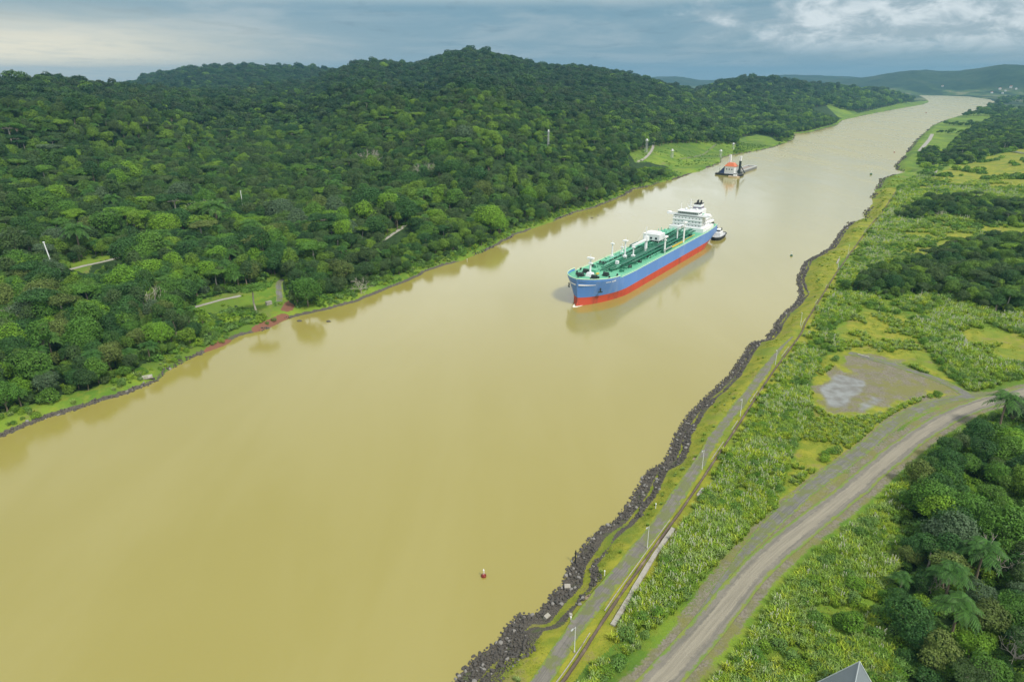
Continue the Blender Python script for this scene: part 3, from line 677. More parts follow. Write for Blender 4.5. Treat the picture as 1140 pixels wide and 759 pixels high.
def src_collection(name, meshes):
    c = bpy.data.collections.new(name)
    for i, me in enumerate(meshes):
        o = bpy.data.objects.new(f'{name}_{i:02d}', me); c.objects.link(o)
    return c
def scatter(name, coll, P, rz, scl, idx, sz=None, tilt=0.06):
    n = len(P)
    if n == 0: return None
    me = bpy.data.meshes.new(name); me.vertices.add(n); me.vertices.foreach_set('co', np.asarray(P, np.float32).ravel())
    rot = np.column_stack([RNG.normal(size=n) * tilt, RNG.normal(size=n) * tilt, rz]).astype(np.float32)
    S = np.column_stack([scl, scl, scl if sz is None else sz]).astype(np.float32)
    a = me.attributes.new('rot', 'FLOAT_VECTOR', 'POINT'); a.data.foreach_set('vector', rot.ravel())
    a = me.attributes.new('scl', 'FLOAT_VECTOR', 'POINT'); a.data.foreach_set('vector', S.ravel())
    a = me.attributes.new('pick', 'INT', 'POINT'); a.data.foreach_set('value', np.asarray(idx, np.int32))
    o = link(name, me); g = bpy.data.node_groups.new(name + '_scatter', 'GeometryNodeTree')
    g.interface.new_socket('Geometry', in_out='INPUT', socket_type='NodeSocketGeometry'); g.interface.new_socket('Geometry', in_out='OUTPUT', socket_type='NodeSocketGeometry')
    N = g.nodes; gi = N.new('NodeGroupInput'); go = N.new('NodeGroupOutput'); ip = N.new('GeometryNodeInstanceOnPoints'); ci = N.new('GeometryNodeCollectionInfo')
    ci.inputs[0].default_value = coll; ci.inputs['Separate Children'].default_value = True; ci.inputs['Reset Children'].default_value = True
    def na(nm, ty):
        q = N.new('GeometryNodeInputNamedAttribute'); q.data_type = ty; q.inputs[0].default_value = nm
        return [s for s in q.outputs if s.enabled and s.name == 'Attribute'][0]
    g.links.new(gi.outputs[0], ip.inputs['Points']); g.links.new(ci.outputs[0], ip.inputs['Instance']); ip.inputs['Pick Instance'].default_value = True
    g.links.new(na('pick', 'INT'), ip.inputs['Instance Index']); g.links.new(na('scl', 'FLOAT_VECTOR'), ip.inputs['Scale'])
    er = N.new('FunctionNodeEulerToRotation'); g.links.new(na('rot', 'FLOAT_VECTOR'), er.inputs[0]); g.links.new(er.outputs[0], ip.inputs['Rotation'])
    g.links.new(ip.outputs[0], go.inputs[0])
    md = o.modifiers.new('scatter', 'NODES'); md.node_group = g
    return o

keys = list(FORMS)
full = [proto_mesh('tree_' + k[0], FORMS[k]['V'], FORMS[k]['F'], FORMS[k]['T'], [M['palm'] if k[0] == 'palm' else M['forest'], M[FORMS[k]['bark']]], FORMS[k]['tb']) for k in keys]
FAR0 = len(full)
for k in range(6):                                           # coarser trees for the distance
    rng = np.random.default_rng(700 + k); V, F, T, L = crown_data(rng, 5.2 + .3 * k, 3, 12.5 + (k % 3) * 1.6, 9, 1.15, 1.5, .75)
    full.append(proto_mesh('far_tree', V, F, T, [M['forest'], M['bark']], trunk_mb(rng, L, 3, .3, 0)))
for k in range(6):
    me = full[FAR0 + k].copy(); me.materials[0] = M['shaded_forest']; full.append(me)  # same far trees again, cloud shade painted into their leaves
TREES = src_collection('tree_source', full)
KI = {k: i for i, k in enumerate(keys)}

# ------------------------------------------------------------------ where the trees stand
def grid_pts(x0, x1, y0, y1, s, seed):
    rng = np.random.default_rng(seed); gx, gy = np.meshgrid(np.arange(x0, x1, s), np.arange(y0, y1, s))
    gx = gx + (np.arange(gx.shape[0]) % 2)[:, None] * s * .5
    return gx.ravel() + rng.uniform(-.42, .42, gx.size) * s, gy.ravel() + rng.uniform(-.42, .42, gx.size) * s
TX, TY, TK, TS, TZ, TSD, TL = [], [], [], [], [], [], []
open_px = [np.array(p, float) for p in OPEN_PX]
def ok_open(X, Y, Z, h, rad):
    """drop a tree that stands on, or would hide, an opening"""
    bad = np.zeros(len(X), bool)
    for fr in (0.0, .35, .7, 1.0):
        for q in (-.8, 0, .8):
            a, b = topx(X + q * rad, Y, Z + h * fr)
            for P in open_px: bad |= inpoly(a, b, P)
    return ~bad
def infront(X, Y, Z, m=60):
    a, b = topx(X, Y, Z); return (a > -m) & (a < 1140 + m) & (b < 759 + m) & (Y > 10)
rg = np.random.default_rng(5)
for (ra, rb, s, sc) in ((0, 560, 5.7, .86), (560, 1100, 6.3, .88), (1100, 1900, 7.6, .98), (1900, 2800, 10.0, 1.15), (2800, 4300, 15.0, 1.55)):
    X, Y = grid_pts(-rb, min(rb, 3600), 30, rb, s, int(ra) + 3)
    r = np.hypot(X, Y); k = (r >= ra) & (r < rb) & (X > -Y * .85 - 120) & (X < Y * .80 + 30); X, Y = X[k], Y[k]
    sd, left = shore(X, Y); n1 = fbm(X, Y, 25, 77, 3); k = left & (sd > np.where(np.hypot(X, Y) > 450, 2, 4) + 7 * n1); X, Y, sd, n1 = X[k], Y[k], sd[k], n1[k]
    k = np.hypot(X, Y) < 4600; X, Y, sd = X[k], Y[k], sd[k]
    Z = landz(X, Y); n = len(X); S = sc * np.clip(rg.normal(.97, .24, n), .5, 1.7) * (0.70 + 0.6 * fbm(X, Y, 55, 31, 3)) * np.where(rg.random(n) < .05, 1.35, 1)
    S = S * np.where(sd < 30, .80, 1)
    S = np.where(ok_open(X, Y, Z, 14 * S, 5.5 * S), S, .24 * S)
    k = infront(X, Y, Z + 8) & seen(X, Y, Z + 15 * S) & ok_open(X, Y, Z, 12 * S, 4 * S)
    X, Y, Z, S, sd = X[k], Y[k], Z[k], S[k], sd[k]; n = len(X); u = rg.random(n); K = np.zeros(n, int)
    if rb <= 1100:
        pz = fbm(X, Y, 90, 61, 3)
        for i in range(n):
            v = u[i]; j = int(v * 9973) 
            if v < 0.10 * (1 if pz[i] < .5 else 2.2): K[i] = KI[('palm', j % 3)]
            elif v < .52: K[i] = KI[('round', j % 5)]
            elif v < .66: K[i] = KI[('tall', j % 3)]
            elif v < .71: K[i] = KI[('umbrella', j % 3)]
            elif v < .84: K[i] = KI[('bush', j % 2)]
            else: K[i] = KI[('round', j % 5)]
            if sd[i] < 16 and v > .5: K[i] = KI[('bush', j % 2)]
    else: K = FAR0 + (u * 6).astype(int) % 6 + 6 * (rg.random(n) < .15 + .8 * sstep(Z, 20, 90))  # the higher the slope, the more trees with shade painted in
    TX.append(X); TY.append(Y); TZ.append(Z); TS.append(S); TK.append(K); TSD.append(sd); TL.append(np.ones(n, bool))
for fi, (P, s) in enumerate(zip(FORESTS, (5.2, 5.6, 6.5, 8.5, 7.5))):
    X, Y = grid_pts(P[:, 0].min(), P[:, 0].max(), P[:, 1].min(), P[:, 1].max(), s, 50 + fi)
    k = inpoly(X, Y, P) & (segdist(X, Y, main_w) > 11); X, Y = X[k], Y[k]; Z = landz(X, Y); k = infront(X, Y, Z + 5, 90); X, Y, Z = X[k], Y[k], Z[k]; n = len(X)
    S = np.clip(rg.normal(.62, .12, n), .38, 1.0) * (0.7 + .6 * fbm(X, Y, 30, 33, 3)) * (1.0, 1.0, 1.0, 1.25, 1.0)[fi]
    e = segdist(X, Y, P, True); S *= np.where(e < 6, .75, 1)
    u = rg.random(n); K = np.array([KI[('palm', int(v * 997) % 3)] if v < .07 else KI[('umbrella', int(v * 997) % 3)] if v < .14 else KI[('bush', int(v * 997) % 2)] if v < .36 else KI[('round', int(v * 997) % 5)] for v in u], int)
    TX.append(X); TY.append(Y); TZ.append(Z); TS.append(S); TK.append(K); TSD.append(e); TL.append(np.zeros(n, bool))
# scattered bushes and far woods of the right bank
for (ra, rb, s, thr) in ((900, 2600, 12, .70), (2600, 5200, 17, .60)):
    X, Y = grid_pts(300, 4600, 300, 5200, s, 88 + ra); r = np.hypot(X, Y); k = (r > ra) & (r < rb) & (X < Y * .82 + 40); X, Y = X[k], Y[k]
    sd, left = shore(X, Y); k = ~left & (sd > 25) & (fbm(X, Y, 130, 71, 4) > thr); X, Y, sd = X[k], Y[k], sd[k]
    for P in MEADOWS: k = ~inpoly(X, Y, P); X, Y, sd = X[k], Y[k], sd[k]
    Z = landz(X, Y); k = infront(X, Y, Z + 5) & seen(X, Y, Z + 12); X, Y, Z, sd = X[k], Y[k], Z[k], sd[k]; n = len(X)
    TX.append(X); TY.append(Y); TZ.append(Z); TS.append(np.clip(rg.normal(.65, .15, n), .3, 1.1) * (1 if ra < 2600 else 1.7)); TK.append(FAR0 + rg.integers(0, 6, n)); TSD.append(sd); TL.append(np.zeros(n, bool))
TX, TY, TZ, TS, TK, TSD, TL = (np.concatenate(a) for a in (TX, TY, TZ, TS, TK, TSD, TL))
TR = rg.random(len(TX)) * 6.283

# hand-placed trees that stand out in the photograph: form, photo position of the foot, scale, tone, label
HERO = [
 (('umbrella', 0), (286, 348), 1.15, 'leaf_mid', 'wide flat-topped green tree beside the concrete road on the left bank'),
 (('round', 4), (343, 341), 1.15, 'leaf_mid', 'big rounded green tree on the left bank just right of the red soil scar'),
 (('palm', 2), (1112, 478), 1.15, 'palm', 'palm with spreading fronds at the bend of the dirt road, beside its wood'),
 (('palm', 0), (1052, 668), 1.0, 'palm', 'palm with broad fronds in the middle of the dark wood at lower right'),
 (('palm', 1), (1058, 712), 1.0, 'palm', 'palm just below the other broad palm in the wood at lower right'),
 (('palm', 2), (1085, 650), 1.0, 'palm', 'palm behind the two broad palms in the wood at lower right'),
 (('round', 1), (268, 232), 1.0, 'leaf_bright', 'lone lime green crown standing out in the dark forest of the left bank'),
 (('round', 2), (1078, 735), .55, 'leaf_bright', 'yellowish green tree below the palms near the lower right corner'),
 (('bush', 0), (950, 655), .65, 'leaf_bright', 'bright lime bush in the tall grass between dirt road and wood'),
 (('bush', 1), (945, 700), .80, 'leaf_bright', 'low bright green bush above the grey roof at the bottom edge'),
]
for key, (hx, hy), sc, tone, lab in HERO:
    p = px(hx, hy, 5.5); g = FORMS[key]['rad'] * sc; k = np.hypot(TX - p[0], TY - p[1]) > g * (1.0 if key[0] == 'palm' else .85); q = p / np.hypot(*p); k &= ~((np.hypot(TX - p[0] + q[0] * g, TY - p[1] + q[1] * g) < g * .9) & (key[0] == 'palm'))
    TX, TY, TZ, TS, TK, TSD, TL, TR = (a[k] for a in (TX, TY, TZ, TS, TK, TSD, TL, TR))

# the 300 nearest trees and the nearest palms are individuals
pxx, pyy = topx(TX, TY, TZ + 8 * TS)
inside = (pxx > 0) & (pxx < 1140) & (pyy < 750) & (pyy > 60)
size = FAR0 * 0 + np.array([FORMS[keys[k]]['rad'] if k < FAR0 else 5.5 for k in TK]) * TS / np.hypot(TX, TY)
palm_ids = np.array([KI[('palm', j)] for j in range(3)]); ispalm = np.isin(TK, palm_ids)
bush_ids = np.array([KI[('bush', j)] for j in range(2)]); isbush = np.isin(TK, bush_ids)
solo = np.zeros(len(TX), bool)
for msk, cnt in ((~ispalm & ~isbush, 288), (ispalm, 60), (isbush, 60)):
    q = np.where(msk & inside & (TK < FAR0))[0]; q = q[np.argsort(-size[q])][:cnt]; solo[q] = True
rest = ~solo
o = scatter('forest', TREES, np.column_stack([TX, TY, TZ])[rest & TL], TR[rest & TL], TS[rest & TL], TK[rest & TL]); tag(o, 'dense tropical rainforest covering the hills of the left bank', 'forest', kind='stuff')
o = scatter('forest', TREES, np.column_stack([TX, TY, TZ])[rest & ~TL], TR[rest & ~TL], TS[rest & ~TL], TK[rest & ~TL]); tag(o, 'distant clumps of dark trees scattered over the right bank', 'forest', kind='stuff')

def plant(key, x, y, z, s, rz, tone, label, group=None):
    f = FORMS[key]; nm = {'round': 'broadleaf_tree', 'tall': 'tall_tree', 'umbrella': 'umbrella_tree', 'bush': 'bush', 'palm': 'palm_tree'}[key[0]]
    r = empty(nm, (x, y, z), rz); r.scale = (s, s, s)
    cat = {'bush': 'bush', 'palm': 'palm tree'}.get(key[0], 'tree'); tag(r, label, cat, group)
    c = link('crown', f['crown'], r); c.material_slots[0].link = 'OBJECT'; c.material_slots[0].material = M[tone]
    link('trunk', f['trunk'], r); return r
for key, (hx, hy), sc, tone, lab in HERO:
    z0 = 5.5
    for _ in range(6): p = px(hx, hy, z0); z0 = gz(*p)
    plant(key, p[0], p[1], z0, sc, 1.0, tone, lab, None)
TONES = [('leaf_dark', 'dark green', .28), ('leaf_mid', 'mid green', .60), ('leaf_bright', 'bright green', .78), ('leaf_olive', 'olive green', .92), ('leaf_grey', 'grey green', 1.0)]
def region(X, Y, sd, left, x, y):
    if left:
        row = 'at the waterline' if sd < 24 else 'behind the shore' if sd < 60 else 'deep inland'
        where = ('at far left' if x < 75 else 'above the shore rocks' if x < 150 else 'by the pale slab' if x < 205 else 'left of the concrete road' if x < 255
                 else 'by the concrete road' if x < 310 else 'behind the red scar' if x < 375 else 'below the forest lane' if x < 440 else 'before the tanker' if x < 560 else 'behind the tanker')
        return row + ' ' + where, 'trees on the left bank'
    if y > 430:
        where = ('beside the dirt road bend' if y < 510 else 'in the lower right wood' if y < 640 else 'in the lower right corner wood')
        if x < 1020: where += ', grassy edge'
        return where, 'trees of the wood at lower right'
    if y > 262: return ('in the upper right wood, ' + ('left end' if x < 1020 else 'middle' if x < 1080 else 'right end')), 'trees of the wood right of the waterway'
    return 'in the far tree belt at right', 'trees in the far belt'
ORD = ['leftmost', 'second', 'third', 'fourth', 'fifth', 'sixth', 'seventh', 'eighth', 'ninth', 'tenth', 'eleventh', 'twelfth', 'thirteenth', 'fourteenth', 'fifteenth', 'sixteenth']
buckets = {}
for i in np.where(solo)[0]:
    key = keys[TK[i]]; v = rg.random()
    tone, tw, _ = next(t for t in TONES if v <= t[2])
    if key[0] == 'palm': tone, tw = 'palm', ''
    form = {'round': 'rounded tree', 'tall': 'tall narrow tree', 'umbrella': 'flat-topped tree', 'bush': 'bush', 'palm': 'palm'}[key[0]]
    size_w = 'small ' if TS[i] < .62 else 'large ' if TS[i] > 1.05 else ''
    reg, grp = region(TX[i], TY[i], TSD[i], TL[i], pxx[i], pyy[i])
    base = (size_w + tw + (' ' if tw else '') + form, reg, grp)
    buckets.setdefault(base, []).append((pxx[i], i, key, tone))
for (what, reg, grp), lst in buckets.items():
    lst.sort(key=lambda e: e[0])
    for n, (_, i, key, tone) in enumerate(lst):
        lab = f'{what} {reg}'
        if len(lst) > 1: lab += ', ' + (ORD[n] if n == 0 else ORD[min(n, 15)] + ' from left')
        plant(key, TX[i], TY[i], TZ[i], TS[i], TR[i], tone, lab, {'bush': 'bushes ', 'palm': 'palms '}.get(key[0], 'trees ') + grp[6:])

# ------------------------------------------------------------------ reeds, scrub and meadow of the right bank
srcs = []
for k in range(4):
    rng = np.random.default_rng(800 + k); V, F, T = tuft_data(rng, 46, 2.1, .8, .10); mb = MB()
    for _ in range((0, 0, 1, 4)[k]):
        a = rng.random() * 6.283; q = rng.random() * .7; x, y, h = math.cos(a) * q, math.sin(a) * q, rng.uniform(1.7, 2.5)
        mb.box((x, y, h), (.13, .10, .45), a)
    srcs.append(proto_mesh('reed', V, F, T, [M['reed'], M['plume']], mb if mb.v else None))
for k in range(3):
    rng = np.random.default_rng(820 + k); V, F, T = tuft_data(rng, 34, .38, 1.0, .07); T = .55 + .45 * T; srcs.append(proto_mesh('meadow_tuft', V, F, T, [M['meadow']]))
for k in range(3):
    rng = np.random.default_rng(840 + k); V, F, T, L = crown_data(rng, 1.7, -.3, 2.2, 7, .30, 16, .8, .62, .5); srcs.append(proto_mesh('scrub', V, F, T, [M['scrub']]))
for k in range(3):                                            # coarse scrub mound for the distance
    rng = np.random.default_rng(860 + k); V, F, T, L = crown_data(rng, 3.2, -.5, 2.6, 8, .75, 5, .7, .7, .42); srcs.append(proto_mesh('scrub_mound', V, F, T, [M['scrub']]))
PLANTS = src_collection('plant_source', srcs)
def clear_of(X, Y):
    k = (segdist(X, Y, main_w) > 8.2) & (segdist(X, Y, side_w) > 3.2) & (segdist(X, Y, diag_w) > 2.6) & (segdist(X, Y, road_w) > 2.3) & ((segdist(X, Y, wall_w) > 3.6) | (segdist(X, Y, wall_w) > 1.4) & (np.sin(X * 7.1 + Y * 3.3) > .8)) & (segdist(X, Y, strip_w) > 1.2)
    return k & ~inpoly(X, Y, pad_w)
strip_w = np.vstack([pxl(STRIP, Z5), pxl(STRIP2, Z5)])
PX, PY, PS, PK = [], [], [], []
def field(ra, rb, s, seed):
    X, Y = grid_pts(-80, min(rb, 1900), 40, rb, s, seed); r = np.hypot(X, Y); k = (r >= ra) & (r < rb) & (X < Y * .82 + 25) & (X > -Y * .35 - 20); X, Y = X[k], Y[k]
    k = infront(X, Y, 0 * X + 6, 30) & ~inpoly(X, Y, WATER); X, Y = X[k], Y[k]; sd, left = shore(X, Y); k = ~left & (sd > 8); X, Y, sd = X[k], Y[k], sd[k]
    k = clear_of(X, Y); return X[k], Y[k], sd[k]
def in_any(X, Y, Ps):
    m = np.zeros(len(X), bool)
    for P in Ps: m |= inpoly(X, Y, P)
    return m
def wall_side(X, Y):
    """True on the water's side of the drainage wall"""
    P = np.vstack([wall_w, wall_w[-1] + CAN * 2000, wall_w[-1] + CAN * 2000 + (-4000, 2500), wall_w[0] + (-4000, 2500), wall_w[0] + CAN * -1500]); return inpoly(X, Y, P)
for (ra, rb, s, seed, big) in ((60, 330, 1.05, 1, 1.0), (330, 620, 1.6, 2, 1.25), (620, 1000, 2.6, 3, 1.9)):
    X, Y, sd = field(ra, rb, s, seed); mead = in_any(X, Y, MEADOWS); fw = in_any(X, Y, FORESTS); ws = wall_side(X, Y)
    n = len(X); u = rg.random(n); n1 = fbm(X, Y, 14, 55, 4); n2 = fbm(X, Y, 45, 56, 3); K = np.full(n, -1); S = np.clip(rg.normal(1, .18, n), .6, 1.5) * big
    op = ~mead & ~fw & ~ws
    reed = op & (n1 > .34); K[reed] = (u[reed] * 4).astype(int) % 4
    K[reed & (n2 < .52) & (u < .85)] = 0
    sc_ = op & (u > .90) & (n1 < .62); K[sc_] = 7 + (u[sc_] * 999).astype(int) % 3; S[sc_] *= .9
    mt = (mead & (n1 > .44) & (u < .55)) | (ws & (n1 > .44) & (u < .55)) | (op & (n1 <= .34) & (u < .6)); K[mt] = 4 + (u[mt] * 999).astype(int) % 3
    wsr = ws & (u > .93) & (n1 > .5); K[wsr] = 0; S[wsr] *= .5
    cl = mead & (n1 > .55); K[cl] = (u[cl] * 999).astype(int) % 3; S[cl] *= .65
    S[(K < 4) & op] *= .55 + .85 * n1[(K < 4) & op]
    k = K >= 0; X, Y, S, K = X[k], Y[k], S[k], K[k]; PX.append(X); PY.append(Y); PS.append(S); PK.append(K)
# low scrub below the trees of the woods, and mounds of scrub in the open
for (ra, rb, s, seed, thr) in ((60, 420, 2.3, 21, .56), (420, 1000, 4.2, 22, .52), (1000, 2300, 9.0, 23, .50)):
    X, Y, sd = field(ra, rb, s, seed); mead = in_any(X, Y, MEADOWS); fw = in_any(X, Y, FORESTS); ws = wall_side(X, Y); n = len(X); u = rg.random(n); n2 = fbm(X, Y, 38, 58, 4)
    k = (fw & (u < .7)) | (~mead & ~ws & (n2 > thr) & (sd > 20) & (u < .6)) | (mead & (n2 > thr + .07) & (u < .45)); X, Y, fw = X[k], Y[k], fw[k]; n = len(X)
    PX.append(X); PY.append(Y); PS.append(np.clip(rg.normal(.95, .25, n), .5, 1.6) * (1.0 if rb < 1100 else 1.8)); PK.append((7 if ra < 300 else 10) + rg.integers(0, 3, n))
PX, PY, PS, PK = (np.concatenate(a) for a in (PX, PY, PS, PK)); PZ = landz(PX, PY) - .05
def scat(name, m, label, cat): 
    o = scatter(name, PLANTS, np.column_stack([PX, PY, PZ])[m], rg.random(m.sum()) * 6.283, PS[m], PK[m], tilt=.1)
    if o: tag(o, label, cat, kind='stuff')
scat('tall_grass', PK < 4, 'tall pale-plumed canal grass covering the right bank', 'tall grass')
scat('meadow_grass', (PK >= 4) & (PK < 7), 'short yellow green grass of the clearings on the right bank', 'grass')
scat('scrub', PK >= 7, 'low leafy scrub filling the right bank between the woods', 'scrub')
# shore grass and bushes of the left bank
X, Y = grid_pts(-560, 760, 60, 1500, 2.3, 31); k = segdist(X, Y, SH_L) < 48; X, Y = X[k], Y[k]; sd, left = shore(X, Y); u = rg.random(len(X)); n1 = fbm(X, Y, 12, 41, 3)
k = left & (sd > 2.0) & (((sd < 6) & (n1 > .40) & (u < .8)) | ((sd < 30) & (n1 > .47)) | ((sd > 14) & (u < .5))) ; X, Y, sd = X[k], Y[k], sd[k]; Z = landz(X, Y); k = ok_open(X, Y, Z, np.full(len(X), 1.5), 1.0) & infront(X, Y, Z); X, Y, Z, sd = X[k], Y[k], Z[k], sd[k]
K = np.where(rg.random(len(X)) < .55, rg.integers(7, 10, len(X)), rg.integers(0, 2, len(X)))
o = scatter('undergrowth', PLANTS, np.column_stack([X, Y, Z - .1]), rg.random(len(X)) * 6.283, np.clip(rg.normal(.75, .25, len(X)), .3, 1.3), K); tag(o, 'green undergrowth along the edge of the left bank', 'undergrowth', kind='stuff')

# scrub closing in on the openings of the far bank
AX, AY = [], []
for P in OPEN_W:
    s = 3.4; X, Y = grid_pts(P[:, 0].min() - 70, P[:, 0].max() + 70, P[:, 1].min() - 70, P[:, 1].max() + 70, s, 71)
    if np.hypot(*P.mean(0)) > 1200: continue
    ins = inpoly(X, Y, P); u = rg.random(len(X)); n1 = fbm(X, Y, 16, 90, 3); k = (~ins & (segdist(X, Y, P, True) < 65)) | (ins & (n1 > .62) & (u < .5)); AX.append(X[k]); AY.append(Y[k])
X = np.concatenate(AX); Y = np.concatenate(AY); sd, left = shore(X, Y); k = left & (sd > 5); X, Y, sd = X[k], Y[k], sd[k]; Z = landz(X, Y)
ins = in_any(X, Y, OPEN_W); k = (ok_open(X, Y, Z, np.full(len(X), 2.2), 2.0) | (ins & (rg.random(len(X)) < .6))) & infront(X, Y, Z); X, Y, Z, ins = X[k], Y[k], Z[k], ins[k]
o = scatter('scrub', PLANTS, np.column_stack([X, Y, Z - .1]), rg.random(len(X)) * 6.283, np.where(ins, .45, np.clip(rg.normal(1.0, .25, len(X)), .5, 1.5)), 7 + rg.integers(0, 6, len(X))); tag(o, 'scrub around the clearings of the left bank', 'scrub', kind='stuff')

# ------------------------------------------------------------------ rip-rap rocks
M['rock'] = mat_plain('dark_basalt', (0.075, 0.068, 0.058), .85, 0, .6, 1.5, .5)
M['rock_pale'] = mat_plain('pale_rock', (0.22, 0.21, 0.19), .85, 0, .3, 1.5, .5)
rs = []
for k in range(6):
    rng = np.random.default_rng(900 + k); import bmesh
    bm = bmesh.new(); bmesh.ops.create_icosphere(bm, subdivisions=2, radius=.5); sc = rng.uniform(.65, 1.2, 3)
    ax = rng.normal(size=(7, 3)); ax /= np.linalg.norm(ax, axis=1, keepdims=True); lim = rng.uniform(.30, .44, 7)
    for v in bm.verts:
        p = np.array(v.co)
        for a, l in zip(ax, lim):
            d = p @ a
            if d > l: p = p - a * (d - l)
        v.co = p * sc
    me = bpy.data.meshes.new('rock'); bm.to_mesh(me); bm.free(); me.materials.append(M['rock_pale' if k == 5 else 'rock']); rs.append(me)
ROCKS = src_collection('rock_source', rs)
def rocks(lab, X, Y, sd, size, dens_hi):
    n = len(X); Z = landz(X, Y); u = rg.random(n); K = np.where(rg.random(n) < .09, 5, rg.integers(0, 5, n))
    S = size * (0.45 + .9 * rg.random(n) ** 1.6); o = scatter('riprap_rocks', ROCKS, np.column_stack([X, Y, Z + S * .12]), u * 6.283, S, K, S * .8, .5); tag(o, lab, 'rocks', kind='stuff')
X, Y = grid_pts(-120, 460, 30, 640, .78, 61); k = segdist(X, Y, SH_R) < 19; X, Y = X[k], Y[k]; sd, left = shore(X, Y); n1 = fbm(X, Y, 9, 63, 3); band = np.abs(sd - .52 * rockw(np.hypot(X, Y)))
k = ~left & (sd > -1.0) & (sd < rockw(np.hypot(X, Y)) + 3 * (n1 - .5)) & ~((np.abs(sd - (.35 + .4 * fbm(X, Y, 11, 19, 3)) * rockw(np.hypot(X, Y))) < .35 * (fbm(X, Y, 11, 19, 3) - .25) * rockw(np.hypot(X, Y)))) & ~((n1 > .56) & (sd > 1.8)) & (np.hypot(X, Y) < 640); X, Y, sd = X[k], Y[k], sd[k]
k = infront(X, Y, 0 * X); rocks('dark rip-rap boulders lining the water of the right bank', X[k], Y[k], sd[k], .95, 1)
X, Y = grid_pts(200, 1500, 250, 2600, 2.6, 62); k = segdist(X, Y, SH_R) < 14; X, Y = X[k], Y[k]; sd, left = shore(X, Y); n1 = fbm(X, Y, 30, 64, 3); k = ~left & (sd > -1.5) & (sd < 7) & (n1 > .50) & (np.hypot(X, Y) > 640) & (sd < 4.5)
X, Y, sd = X[k], Y[k], sd[k]; rocks('dark rocks along the far reach of the right bank', X, Y, sd, 2.0, 1)
X, Y = grid_pts(-600, 700, 60, 1700, 1.25, 65); k = segdist(X, Y, SH_L) < 9; X, Y = X[k], Y[k]; sd, left = shore(X, Y); n1 = fbm(X, Y, 40, 66, 3); k = left & (sd > -.9) & (sd < 1.9) & ((n1 > .54) | (np.hypot(X, Y) < 330)) & infront(X, Y, 0 * X)
X, Y, sd = X[k], Y[k], sd[k]; rocks('thin line of dark rocks at the foot of the left bank', X, Y, sd, 1.2, 1)

# ------------------------------------------------------------------ drainage wall, concrete kerbs, poles on the right bank
M['concrete'] = mat_plain('weathered_concrete', (0.34, 0.32, 0.275), .85, 0, .22, .7, .3, (0.20, 0.17, 0.11), .5)
M['rusty'] = mat_plain('brown_stained_concrete', (0.115, 0.085, 0.062), .9, 0, .5, .8, .4, (0.26, 0.20, 0.15), .22)
M['white_metal'] = mat_plain('white_paint', (0.74, 0.75, 0.74), .45, 0, .06, .5)
M['galv'] = mat_plain('pale_galvanised_metal', (0.50, 0.51, 0.50), .5, .3, .1, .8)
M['dark'] = mat_plain('black_paint', (0.020, 0.021, 0.023), .6)
def smooth_line(P, step):
    P = np.array(P, float); s = np.concatenate([[0], np.cumsum(np.hypot(*np.diff(P, axis=0).T))]); n = int(s[-1] / step) + 2; t = np.linspace(0, s[-1], n)
    Q = np.stack([np.interp(t, s, P[:, i]) for i in (0, 1)], -1); k = 4
    for _ in range(2):
        pad = np.vstack([np.repeat(Q[:1], k, 0), Q, np.repeat(Q[-1:], k, 0)]); Q = np.stack([np.convolve(pad[:, i], np.ones(2 * k + 1) / (2 * k + 1), 'valid') for i in (0, 1)], -1)
    return Q
def wall(name, P, w, h, mat, label, cat, step=2.0, zoff=0.0, off=0.0, broken=False, wv=.12):
    Q = smooth_line(P, step); T = np.gradient(Q, axis=0); T /= np.linalg.norm(T, axis=1, keepdims=True); N = np.stack([-T[:, 1], T[:, 0]], -1); Q = Q + N * off
    z = landz(Q[:, 0], Q[:, 1]); z = np.convolve(np.pad(z, 3, 'edge'), np.ones(7) / 7, 'valid') + zoff
    n = len(Q); ww = w * (1 + wv * rg.normal(size=n)); V = []
    for i in range(n):
        hh = h * (1 + .10 * rg.normal()); a = Q[i] + N[i] * ww[i] / 2; b = Q[i] - N[i] * ww[i] / 2
        V += [(*a, z[i] - .6), (*a, z[i] + hh), (*b, z[i] + hh), (*b, z[i] - .6)]
    F = []
    for i in range(n - 1):
        if broken and vnoise(np.array(i * .23), np.array(3.3), 5) > .42: continue
        a = i * 4; F += [(a + k, a + (k + 1) % 4, a + 4 + (k + 1) % 4, a + 4 + k)[::-1] for k in range(3)]
    F = [tuple(f) for f in F]; me = bpy.data.meshes.new(name); me.from_pydata(V, [], F + [(0, 1, 2, 3), tuple(reversed(range(n * 4 - 4, n * 4)))]); me.materials.append(mat); me.update()
    o = link(name, me); tag(o, label, cat); return o
wall('drainage_wall', wall_w, .50, .55, M['rusty'], 'long low brown-stained drainage wall running beside the shore road', 'wall')
wall('concrete_kerb', wall_w, .20, .16, M['concrete'], 'thin pale concrete lip following the brown drainage wall', 'kerb', off=1.15, broken=True)
wall('concrete_channel', pxl(STRIP, Z5), 1.15, .5, M['concrete'], 'longer white concrete strip lying in the grass inland of the drainage wall', 'concrete strip', wv=.05)
wall('concrete_channel', pxl(STRIP2, Z5), .9, .5, M['concrete'], 'short white concrete strip in the grass further along the drainage wall', 'concrete strip')
wall('concrete_kerb', pxl(r3([(400,121),(450,133),(520,150)]), Z5), .7, .4, M['concrete'], 'pale concrete kerb at the corner of the gravel pad by the diagonal track', 'kerb')
wall('concrete_kerb', pxl(r5([(345,360),(352,345),(358,330)]), Z5), .8, .5, M['concrete'], 'short pale concrete kerb on the shore flat upstream', 'kerb')

